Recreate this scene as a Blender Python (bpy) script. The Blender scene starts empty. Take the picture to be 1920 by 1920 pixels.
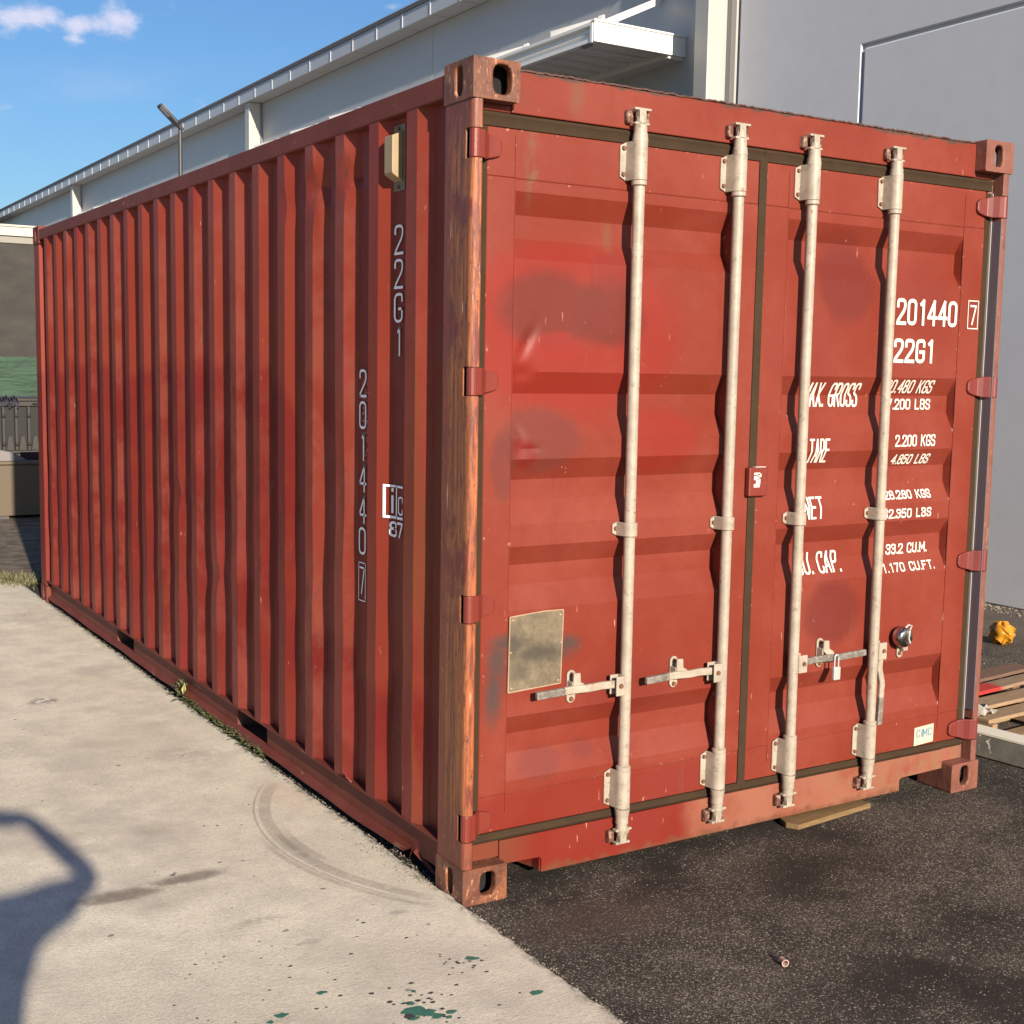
import bpy, bmesh, math, random
from mathutils import Vector, Matrix, Euler
R = math.radians
rnd = random.Random(7)
sc = bpy.context.scene
C = sc.collection

# ---------------------------------------------------------------- camera, world, sun
cam_d = bpy.data.cameras.new('camera'); cam = bpy.data.objects.new('camera', cam_d); C.objects.link(cam)
cam.location = (-1.93469, -3.37008, 1.68239)
cam.rotation_euler = (1.46045, -0.01711, -0.55381)
cam_d.sensor_width = 36.0; cam_d.lens = 36.0 * 2419.69 / 1920.0
cam_d.clip_start = 0.02; cam_d.clip_end = 2000
sc.camera = cam
SUN_AZ, SUN_EL = 8.6, 18.5            # the light travels towards +Y, turned 8.6 degrees to +X
sun_d = bpy.data.lights.new('sun', 'SUN'); sun = bpy.data.objects.new('sun', sun_d); C.objects.link(sun)
sun_d.energy = 4.9; sun_d.angle = R(0.6); sun_d.color = (1.0, 0.875, 0.72)
ds = Vector((math.sin(R(SUN_AZ)) * math.cos(R(SUN_EL)), math.cos(R(SUN_AZ)) * math.cos(R(SUN_EL)), -math.sin(R(SUN_EL))))
sun.rotation_euler = ds.to_track_quat('-Z', 'Y').to_euler()
sun.location = (-6, -30, 14)
w = bpy.data.worlds.new('World'); sc.world = w; w.use_nodes = True
wt = w.node_tree; wt.nodes.clear()
def wn(t, **k):
    n = wt.nodes.new(t)
    for a, b in k.items(): setattr(n, a, b)
    return n
sky = wn('ShaderNodeTexSky', sky_type='NISHITA', sun_disc=False)
sky.sun_elevation = R(SUN_EL); sky.sun_rotation = R(180 + SUN_AZ)
sky.air_density = 1.3; sky.dust_density = 0.35; sky.ozone_density = 2.6
tc = wn('ShaderNodeTexCoord')
def wmath(op, a, b=None, clamp=False):
    n = wn('ShaderNodeMath', operation=op, use_clamp=clamp)
    for i, v in enumerate((a, b)):
        if v is None: continue
        if hasattr(v, 'links'): wt.links.new(v, n.inputs[i])
        else: n.inputs[i].default_value = v
    return n.outputs[0]
def wmap(scale, loc=(0, 0, 0)):
    n = wn('ShaderNodeMapping'); n.inputs['Scale'].default_value = scale; n.inputs['Location'].default_value = loc
    wt.links.new(tc.outputs['Generated'], n.inputs['Vector']); return n.outputs[0]
def wnoise(vec, scale, detail, rough=.55):
    n = wn('ShaderNodeTexNoise'); n.inputs['Scale'].default_value = scale; n.inputs['Detail'].default_value = detail
    n.inputs['Roughness'].default_value = rough; wt.links.new(vec, n.inputs['Vector']); return n.outputs['Fac']
nz = wnoise(wmap((1, 1, 1.6)), 34, 8, .6)
nz2 = wnoise(wmap((1, 1, 2.5)), 6, 4, .5)
acc = None
for (cx, cy, cz), (rx, ry), amp in [((.195, .953, .2310), (.042, .0125), 1.05), ((.228, .946, .2315), (.026, .010), .8), ((.252, .938, .2375), (.020, .0135), 1.05),
        ((.225, .949, .222), (.013, .005), .8), ((.431, .865, .2575), (.010, .0035), .62), ((.12, .96, .244), (.05, .012), .9), ((-.35, .90, .26), (.09, .02), 1.0),
        ((-.62, .74, .23), (.12, .022), 1.0), ((.75, -.6, .25), (.14, .03), 1.0), ((-.9, -.2, .30), (.12, .035), 1.0), ((-.3, -.9, .34), (.10, .03), .9)]:
    h = math.hypot(cx, cy); right = Vector((cy / h, -cx / h, 0)); up = Vector((-cx * cz / h, -cy * cz / h, h))
    def dot(v):
        n = wn('ShaderNodeVectorMath', operation='DOT_PRODUCT'); wt.links.new(tc.outputs['Generated'], n.inputs[0]); n.inputs[1].default_value = v
        return n.outputs['Value']
    c = Vector((cx, cy, cz)).normalized()
    a = wmath('DIVIDE', wmath('SUBTRACT', dot(right), c.dot(right)), rx)
    b = wmath('DIVIDE', wmath('SUBTRACT', dot(up), c.dot(up)), ry)
    d = wmath('SQRT', wmath('ADD', wmath('MULTIPLY', a, a), wmath('MULTIPLY', b, b)))
    m = wmath('SUBTRACT', 1.25, d)
    m = wmath('MULTIPLY', m, amp)
    m = wmath('MULTIPLY', wmath('ADD', m, 0.0), wmath('GREATER_THAN', dot(tuple(c)), 0.5))
    acc = m if acc is None else wmath('MAXIMUM', acc, m)
cl = wmath('ADD', acc, wmath('MULTIPLY', wmath('SUBTRACT', nz, .5), 3.0))
mr = wn('ShaderNodeMapRange', interpolation_type='SMOOTHSTEP'); wt.links.new(cl, mr.inputs[0])
mr.inputs[1].default_value = .25; mr.inputs[2].default_value = 1.35; mr.inputs[3].default_value = 0; mr.inputs[4].default_value = .80
thin = wn('ShaderNodeMapRange', interpolation_type='SMOOTHSTEP'); wt.links.new(nz2, thin.inputs[0])
thin.inputs[1].default_value = .48; thin.inputs[2].default_value = .8; thin.inputs[3].default_value = 0; thin.inputs[4].default_value = .22
fac = wmath('MAXIMUM', mr.outputs[0], thin.outputs[0])
mix = wn('ShaderNodeMix', data_type='RGBA'); wt.links.new(fac, mix.inputs[0])
tint = wn('ShaderNodeMix', data_type='RGBA', blend_type='MULTIPLY'); tint.inputs[0].default_value = 1.0
wt.links.new(sky.outputs[0], tint.inputs[6]); tint.inputs[7].default_value = (0.60, 0.87, 1.26, 1)
wt.links.new(tint.outputs[2], mix.inputs[6]); mix.inputs[7].default_value = (8.6, 8.3, 9.8, 1)
bg = wn('ShaderNodeBackground'); bg.inputs[1].default_value = 0.054
wt.links.new(mix.outputs[2], bg.inputs[0])
wo = wn('ShaderNodeOutputWorld'); wt.links.new(bg.outputs[0], wo.inputs[0])
sc.view_settings.view_transform = 'Standard'; sc.view_settings.look = 'None'
sc.view_settings.exposure = 0.86; sc.view_settings.gamma = 1.0
sc.view_settings.use_curve_mapping = False
sc.cycles.max_bounces = 6; sc.cycles.diffuse_bounces = 3; sc.cycles.glossy_bounces = 3
sc.cycles.use_denoising = True

# ---------------------------------------------------------------- material helper
class Mat:
    def __init__(s, name, rough=.6, metal=0.0, spec=.5):
        s.m = bpy.data.materials.new(name); s.m.use_nodes = True; s.t = s.m.node_tree
        s.b = s.t.nodes['Principled BSDF']; s.b.inputs['Roughness'].default_value = rough
        s.b.inputs['Metallic'].default_value = metal; s.b.inputs['Specular IOR Level'].default_value = spec
        s.tc = s.t.nodes.new('ShaderNodeTexCoord').outputs['Object']
    def _in(s, sock, v):
        if v is None: return
        if hasattr(v, 'links'): s.t.links.new(v, sock)
        else:
            if isinstance(v, tuple) and len(v) == 3 and sock.type == 'RGBA': v = (*v, 1)
            sock.default_value = v
    def math(s, op, a, b=None, c=None, clamp=False):
        n = s.t.nodes.new('ShaderNodeMath'); n.operation = op; n.use_clamp = clamp
        for i, v in enumerate((a, b, c)): s._in(n.inputs[i], v)
        return n.outputs[0]
    def mix(s, f, a, b, mode='MIX'):
        n = s.t.nodes.new('ShaderNodeMix'); n.data_type = 'RGBA'; n.blend_type = mode
        s._in(n.inputs[0], f); s._in(n.inputs[6], a); s._in(n.inputs[7], b); return n.outputs[2]
    def map(s, scale=(1, 1, 1), loc=(0, 0, 0), rot=(0, 0, 0), vec=None):
        n = s.t.nodes.new('ShaderNodeMapping'); n.inputs['Scale'].default_value = scale
        n.inputs['Location'].default_value = loc; n.inputs['Rotation'].default_value = rot
        s.t.links.new(vec or s.tc, n.inputs['Vector']); return n.outputs[0]
    def noise(s, scale, detail=4, rough=.55, vec=None, dist=0, col=False):
        n = s.t.nodes.new('ShaderNodeTexNoise'); n.inputs['Scale'].default_value = scale; n.inputs['Detail'].default_value = detail
        n.inputs['Roughness'].default_value = rough; n.inputs['Distortion'].default_value = dist
        s.t.links.new(vec or s.tc, n.inputs['Vector']); return n.outputs['Color' if col else 'Fac']
    def voro(s, scale, vec=None, feature='F1', out='Distance', rand=1.0):
        n = s.t.nodes.new('ShaderNodeTexVoronoi'); n.feature = feature; n.inputs['Scale'].default_value = scale; n.inputs['Randomness'].default_value = rand
        s.t.links.new(vec or s.tc, n.inputs['Vector']); return n.outputs[out]
    def step(s, v, lo, hi, a=0.0, b=1.0):
        n = s.t.nodes.new('ShaderNodeMapRange'); n.interpolation_type = 'SMOOTHSTEP'
        s._in(n.inputs[0], v); n.inputs[1].default_value = lo; n.inputs[2].default_value = hi; n.inputs[3].default_value = a; n.inputs[4].default_value = b
        return n.outputs[0]
    def xyz(s, vec=None):
        n = s.t.nodes.new('ShaderNodeSeparateXYZ'); s.t.links.new(vec or s.tc, n.inputs[0]); return n.outputs
    def warp(s, scale, amt, detail=3):
        nc = s.noise(scale, detail, .6, col=True)
        n = s.t.nodes.new('ShaderNodeVectorMath'); n.operation = 'SUBTRACT'; s.t.links.new(nc, n.inputs[0]); n.inputs[1].default_value = (.5, .5, .5)
        k = s.t.nodes.new('ShaderNodeVectorMath'); k.operation = 'SCALE'; s.t.links.new(n.outputs[0], k.inputs[0]); k.inputs[3].default_value = amt
        a = s.t.nodes.new('ShaderNodeVectorMath'); a.operation = 'ADD'; s.t.links.new(s.tc, a.inputs[0]); s.t.links.new(k.outputs[0], a.inputs[1])
        return a.outputs[0]
    def blob(s, X, Z, cx, cz, rx, rz, lo=.7, hi=1.15):
        a = s.math('DIVIDE', s.math('SUBTRACT', X, cx), rx); b = s.math('DIVIDE', s.math('SUBTRACT', Z, cz), rz)
        d = s.math('SQRT', s.math('ADD', s.math('MULTIPLY', a, a), s.math('MULTIPLY', b, b)))
        return s.step(d, lo, hi, 1.0, 0.0)
    def color(s, c): s._in(s.b.inputs['Base Color'], c); return s
    def rough(s, v): s._in(s.b.inputs['Roughness'], v); return s
    def bump(s, h, strength=.3, dist=.01):
        n = s.t.nodes.new('ShaderNodeBump'); n.inputs['Strength'].default_value = strength; n.inputs['Distance'].default_value = dist
        s.t.links.new(h, n.inputs['Height']); s.t.links.new(n.outputs[0], s.b.inputs['Normal']); return s

def simple(name, c, rough=.6, metal=0, var=.12, scale=8, spec=.5, bump=0):
    m = Mat(name, rough, metal, spec); n = m.noise(scale, 5, .6)
    m.color(m.mix(n, tuple(x * (1 - var) for x in c), tuple(min(1, x * (1 + var)) for x in c)))
    if bump: m.bump(m.noise(scale * 8, 4), bump, .002)
    return m.m

# container door paint
def door_paint(name, mode):
    m = Mat(name, .5, spec=.35); wv = m.warp(9, .05); X, Y, Z = m.xyz(wv)
    n1 = m.noise(2.2, 6, .6); n2 = m.noise(26, 5, .7)
    base = m.mix(m.step(n1, .35, .7), (0.160, 0.022, 0.011), (0.187, 0.032, 0.018))
    base = m.mix(m.step(n2, .45, .75, 0, .5), base, (0.154, 0.018, 0.009))
    # vertical run stains
    st = m.noise(9, 4, .6, m.map((1, 1, .10)))
    base = m.mix(m.step(st, .56, .78, 0, .35), base, (0.134, 0.018, 0.010))
    if mode == 'door':
        for cx, cz, rx, rz, col, k in [
            (.42, 1.80, .46, .30, (0.198, 0.015, 0.009), .75), (.17, 1.83, .12, .22, (0.195, 0.015, 0.009), .6), (.78, 1.45, .17, .12, (0.198, 0.014, 0.008), .6),
            (.32, 1.87, .20, .13, (0.113, 0.017, 0.011), .95), (.55, 1.87, .15, .12, (0.111, 0.016, 0.011), .95), (.34, 1.76, .10, .05, (0.208, 0.014, 0.009), .7),
            (.30, 1.46, .17, .11, (0.124, 0.025, 0.018), .9), (.235, 1.42, .055, .055, (0.142, 0.012, 0.008), .9), (.16, 1.38, .05, .12, (0.111, 0.023, 0.018), .7),
            (.66, .62, .22, .10, (0.138, 0.019, 0.013), .5), (.57, 2.0, .1, .07, (0.153, 0.016, 0.011), .6),
            (1.627, 2.018, .155, .15, (0.118, 0.016, 0.011), .9), (1.622, .79, .15, .13, (0.114, 0.015, 0.011), .85), (1.60, 2.16, .11, .05, (0.129, 0.018, 0.011), .6),
            (2.05, 2.02, .12, .10, (0.153, 0.023, 0.017), .5), (1.40, 1.75, .2, .2, (0.158, 0.022, 0.014), .4),
            (.33, .40, .09, .06, (0.118, 0.022, 0.018), .5), (.50, .42, .05, .04, (0.118, 0.019, 0.015), .5)]:
            base = m.mix(m.math('MULTIPLY', m.blob(X, Z, cx, cz, rx, rz), k), base, col)
        # repainted bottom of the left leaf
        low = m.math('MULTIPLY', m.step(Z, .30, .345, 1, 0), m.step(X, 1.05, 1.3, 1, 0))
        base = m.mix(m.math('MULTIPLY', low, .8), base, (0.154, 0.013, 0.007))
        # grey overspray round the data plate
        g = None
        for cx, cz, rx, rz in [(.135, .66, .035, .11), (.150, .76, .04, .07), (.185, .815, .07, .03), (.36, .77, .09, .035), (.42, .79, .05, .03)]:
            b = m.blob(X, Z, cx, cz, rx, rz, .2, 1.5); g = b if g is None else m.math('MAXIMUM', g, b)
        base = m.mix(m.math('MULTIPLY', g, .85), base, (.045, .036, .034))
        # rust run under the top left of the leaf
        rr = m.math('MULTIPLY', m.blob(X, Z, .245, 2.32, .022, .13, .2, 1.6), m.step(m.noise(30, 4), .35, .7))
        rr = m.math('MAXIMUM', rr, m.math('MULTIPLY', m.blob(X, Z, .56, 2.11, .02, .05, .2, 1.6), .5))
        base = m.mix(m.math('MULTIPLY', rr, .8), base, (.13, .07, .04))
    if mode == 'sill':
        f = m.step(X, .88, 1.02); sp = m.step(m.noise(18, 6, .7), .4, .62)
        base = m.mix(m.math('MULTIPLY', f, m.step(m.noise(7, 5, .6), .25, .6, .5, 1)), (0.159, 0.015, 0.008), (0.242, 0.086, 0.055))
        base = m.mix(m.math('MULTIPLY', m.math('MULTIPLY', f, sp), m.step(X, 1.3, 2.3, .25, .9)), base, (.21, .105, .058))
        base = m.mix(m.step(m.math('ADD', m.math('MULTIPLY', Z, -9), m.noise(20, 5)), -.1, .25, 0, .8), base, (0.121, 0.046, 0.023))
        base = m.mix(m.step(X, .34, .16, 0, .6), base, (0.128, 0.046, 0.023))
    if mode == 'header':
        base = m.mix(m.step(m.noise(14, 5, .65, m.map((1, 1, .25))), .5, .75, 0, .4), base, (0.134, 0.028, 0.017))
        t = m.step(m.math('ADD', Z, m.math('MULTIPLY', m.noise(25, 4), .02)), 2.58, 2.588)
        base = m.mix(t, base, (.07, .035, .025))
        rr = m.math('MULTIPLY', m.blob(X, Z, .40, 2.53, .03, .06, .2, 1.6), .5)
        base = m.mix(rr, base, (.13, .06, .035))
    # scratches and chips
    if mode == 'door':
        e = None
        for x0 in (.186, 1.06, .090, 1.168, 1.212, 1.315, 2.245, 2.36):
            b = m.step(m.math('ABSOLUTE', m.math('SUBTRACT', X, x0)), .002, .010, 1, 0); e = b if e is None else m.math('MAXIMUM', e, b)
        for z0 in (2.405, .205, .323, 2.262):
            e = m.math('MAXIMUM', e, m.step(m.math('ABSOLUTE', m.math('SUBTRACT', Z, z0)), .002, .010, 1, 0))
        base = m.mix(m.math('MULTIPLY', e, m.step(m.noise(48, 4, .7), .60, .68)), base, m.mix(m.step(m.noise(33, 2), .45, .55), (.33, .17, .12), (.10, .035, .022)))
        base = m.mix(m.math('MULTIPLY', m.step(m.noise(38, 5, .7, m.map((1, 1, .05))), .60, .72), m.step(m.noise(2.7, 2), .50, .62, 0, .45)), base, (.13, .045, .030))
        base = m.mix(m.math('MULTIPLY', m.step(m.noise(420, 2, .6), .5, .75), .22), base, (0.242, 0.083, 0.055))
    sc1 = m.noise(70, 2, .5, m.map((1, 1, .22), rot=(0, .5, 0))); sc2 = m.noise(3.1, 3)
    ch = m.math('MULTIPLY', m.step(sc1, .715, .75), m.step(sc2, .50, .60))
    base = m.mix(m.math('MULTIPLY', ch, .7), base, (.42, .20, .14))
    dk = m.math('MULTIPLY', m.step(m.noise(120, 2, .5), .73, .77), m.step(m.noise(5, 2), .48, .58))
    base = m.mix(m.math('MULTIPLY', dk, .7), base, (.07, .03, .022))
    m.color(base); m.rough(m.step(n1, .3, .8, .42, .62))
    m.bump(m.math('ADD', m.noise(3.5, 3), m.math('MULTIPLY', m.noise(160, 3), .05)), .30, .006)
    return m.m

def side_paint():
    m = Mat('side_paint', .55, spec=.22); X, Y, Z = m.xyz()
    n1 = m.noise(2.0, 6, .6); base = m.mix(m.step(n1, .3, .7), (0.178, 0.025, 0.013), (0.204, 0.033, 0.019))
    # repainted lower area, soft ragged top edge, different height on every rib
    ribs = m.math('FLOOR', m.math('DIVIDE', m.math('SUBTRACT', Y, .30), .279))
    wn_ = m.t.nodes.new('ShaderNodeTexWhiteNoise'); wn_.noise_dimensions = '1D'; m.t.links.new(ribs, wn_.inputs['W'])
    edge = m.math('ADD', m.math('MULTIPLY', m.step(Y, 1.15, 1.5), 1.05), .52)
    edge = m.math('ADD', edge, m.math('MULTIPLY', wn_.outputs['Value'], .13))
    k = m.step(m.math('SUBTRACT', Z, m.math('ADD', edge, m.math('MULTIPLY', m.noise(12, 3), .06))), -.05, .05, 1, 0)
    base = m.mix(m.math('MULTIPLY', k, m.step(m.noise(4, 4), .3, .6, .6, 1)), base, (0.139, 0.013, 0.009))
    base = m.mix(m.step(Z, .5, .2, 0, .55), base, (0.172, 0.028, 0.020))
    base = m.mix(m.math('MULTIPLY', m.step(wn_.outputs['Value'], .35, .75), m.step(m.noise(3.3, 5, .7), .40, .62, 0, .45)), base, (0.251, 0.068, 0.047))
    base = m.mix(m.math('MULTIPLY', m.step(m.noise(22, 5, .75, m.map((1, 1, .35))), .58, .66), m.step(m.noise(1.4, 3), .46, .60, 0, .8)), base, (0.132, 0.041, 0.027))
    # bright red touch ups and rust scuffs
    base = m.mix(m.math('MULTIPLY', m.step(m.noise(1.7, 3), .58, .7), .4), base, (0.195, 0.015, 0.013))
    s = m.math('MULTIPLY', m.step(m.noise(60, 4, .6, m.map((1, 1, .3))), .68, .74), m.step(m.noise(2.6, 3), .5, .62))
    base = m.mix(m.math('MULTIPLY', s, .8), base, (.42, .21, .15))
    d = m.math('MULTIPLY', m.step(m.noise(34, 4, .65, m.map((1, 1, .4))), .60, .68), m.math('MAXIMUM', m.blob(Y, Z, 1.15, 2.33, .10, .10), m.blob(Y, Z, .88, 2.35, .10, .08)))
    base = m.mix(m.math('MULTIPLY', d, .8), base, (.10, .035, .022))
    d2 = m.math('MULTIPLY', m.blob(Y, Z, .80, 1.5, .05, .16), m.step(m.noise(90, 3), .55, .62))
    base = m.mix(d2, base, (.5, .30, .24))
    r2 = m.math('MULTIPLY', m.step(Y, .47, .40), m.step(m.noise(9, 5, .65, m.map((1, 1, .15))), .45, .6))
    base = m.mix(m.math('MULTIPLY', r2, .7), base, (0.154, 0.041, 0.017))
    m.color(base); m.rough(.5); m.bump(m.math('ADD', m.noise(4, 3), m.math('MULTIPLY', m.noise(120, 2), .04)), .3, .006)
    return m.m

def rail_paint():
    m = Mat('rail_paint', .6, spec=.25); n = m.noise(5, 6, .65)
    b = m.mix(m.step(n, .3, .7), (0.124, 0.027, 0.017), (0.159, 0.039, 0.026))
    b = m.mix(m.step(m.noise(40, 4), .6, .72, 0, .6), b, (0.115, 0.040, 0.028))
    b = m.mix(m.step(m.noise(14, 5, .7, m.map((1, .25, 1))), .62, .70, 0, .6), b, (.34, .19, .14))
    m.color(b); m.bump(m.noise(30, 4), .25, .004); return m.m

def rust_post():
    m = Mat('rusty_post_paint', .48); X, Y, Z = m.xyz()
    v = m.map((1, 1, .035)); a = m.noise(75, 7, .72, v, .6); b2 = m.noise(150, 4, .7, m.map((1, 1, .06)))
    big = m.noise(3.2, 4, .6)
    c = m.mix(m.step(a, .36, .62), (.105, .032, .016), (.300, .100, .032))
    c = m.mix(m.step(b2, .58, .70, 0, .7), c, (.46, .19, .055))
    pnt = m.step(m.math('ADD', big, m.math('MULTIPLY', a, .5)), .78, .84)
    c = m.mix(pnt, c, (.140, .028, .020))
    ends = m.math('MAXIMUM', m.step(Z, 2.34, 2.44), m.step(Z, .36, .18))
    c = m.mix(m.math('MULTIPLY', ends, .85), c, m.mix(m.noise(12, 4), (.120, .028, .020), (.155, .040, .026)))
    inn = m.step(m.math('ADD', Y, m.math('MULTIPLY', m.noise(9, 3), .03)), .14, .155)
    c = m.mix(m.math('MULTIPLY', inn, .8), c, (.165, .038, .025))
    fr = m.step(m.math('SUBTRACT', m.math('MULTIPLY', X, 1.0), Y), -.006, .004)     # worn front edge
    worn = m.mix(m.step(m.noise(60, 5, .7, m.map((1, 1, .12))), .38, .62), (.33, .095, .028), (.13, .026, .018))
    worn = m.mix(m.step(m.noise(130, 3, .6, m.map((1, 1, .1))), .64, .70), worn, (.42, .24, .13)); worn = m.mix(m.step(m.noise(70, 5, .7, m.map((1, 1, .3), (2, 0, 0))), .58, .64), worn, (.08, .03, .018))
    fl_ = m.noise(60, 6, .75, m.map((1, 1, .3))); c = m.mix(m.step(fl_, .56, .62, 0, .7), c, (.055, .020, .012)); c = m.mix(m.step(fl_, .40, .36, 0, .8), c, (.30, .10, .03))
    c = m.mix(m.math('MULTIPLY', fr, m.math('SUBTRACT', 1.0, m.math('MULTIPLY', ends, .8))), c, worn)
    scr = m.math('MULTIPLY', m.step(m.noise(95, 2, .5, m.map((1, 1, .08), rot=(.06, 0, 0))), .71, .74), m.step(m.noise(4.5, 2), .5, .58))
    c = m.mix(m.math('MULTIPLY', scr, .8), c, (.55, .42, .36))
    m.color(c); m.bump(m.math('ADD', a, m.math('MULTIPLY', b2, .6)), .8, .003); return m.m

def casting_mat(name, rusty, pale=0):
    m = Mat(name, .55); X, Y, Z = m.xyz()
    n = m.noise(18, 6, .7); n2 = m.noise(45, 5, .7, m.map((1, 1, .45)))
    c = m.mix(m.step(n, .35, .65), (.075, .026, .016), (.135, .045, .025))
    c = m.mix(m.step(m.noise(11, 5, .7), .48 - .1 * rusty, .62, 0, .8), c, (.22, .075, .030))
    c = m.mix(m.step(n2, .60, .68, 0, .9), c, (.36, .19, .10))
    c = m.mix(m.step(m.noise(60, 4, .6, m.map((1, 1, .5), (3, 1, 2))), .66, .70), c, (.42, .34, .29))
    c = m.mix(m.step(m.noise(9, 4, .6, m.map((1, 1, 1), (5, 0, 0))), .52, .62, 0, .7), c, (.12, .045, .028))
    sx = m.noise(85, 4, .7, m.map((1, 1, .25), rot=(0, .35, 0))); c = m.mix(m.math('MULTIPLY', m.step(sx, .56, .62), m.step(m.noise(13, 3), .45, .6)), c, (.40, .20, .12))
    dk = m.noise(70, 3, .7, m.map((1, 1, .6), (7, 2, 1))); c = m.mix(m.step(dk, .62, .68), c, (.045, .020, .014))
    if pale: c = m.mix(m.step(m.noise(7, 3), .3, .6, .3, .85), c, (.19, .07, .050))
    m.color(c); m.bump(m.math('ADD', n, n2), .5, .004); return m.m

def cream_paint():
    m = Mat('cream_hardware_paint', .5)
    n = m.noise(14, 6, .7); c = m.mix(m.step(n, .3, .72), (.38, .325, .260), (.27, .23, .18))
    c = m.mix(m.step(m.noise(45, 5, .7), .54, .68, 0, .7), c, (.19, .155, .125))
    c = m.mix(m.step(m.noise(26, 5, .75), .60, .68, 0, .75), c, (.22, .095, .05))
    c = m.mix(m.step(m.noise(90, 3, .6, m.map((1, 1, .3))), .72, .75), c, (.10, .08, .07))
    c = m.mix(m.step(m.noise(6, 3, .5, m.map((1, 1, .5), (1, 4, 2))), .58, .72, 0, .5), c, (.22, .19, .16))
    m.color(c); m.bump(n, .3, .002); return m.m

def hardware_rust():
    m = Mat('rusted_cam_paint', .6); n = m.noise(40, 6, .7)
    c = m.mix(m.step(n, .38, .52), (.30, .20, .14), (.095, .034, .024)); m.color(c); m.bump(n, .4, .002); return m.m

def worn_steel():
    m = Mat('worn_handle_steel', .5, .15); n = m.noise(60, 5, .7)
    m.color(m.mix(m.step(n, .35, .65), (.25, .22, .19), (.13, .115, .10))); m.bump(n, .4, .002); return m.m

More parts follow.
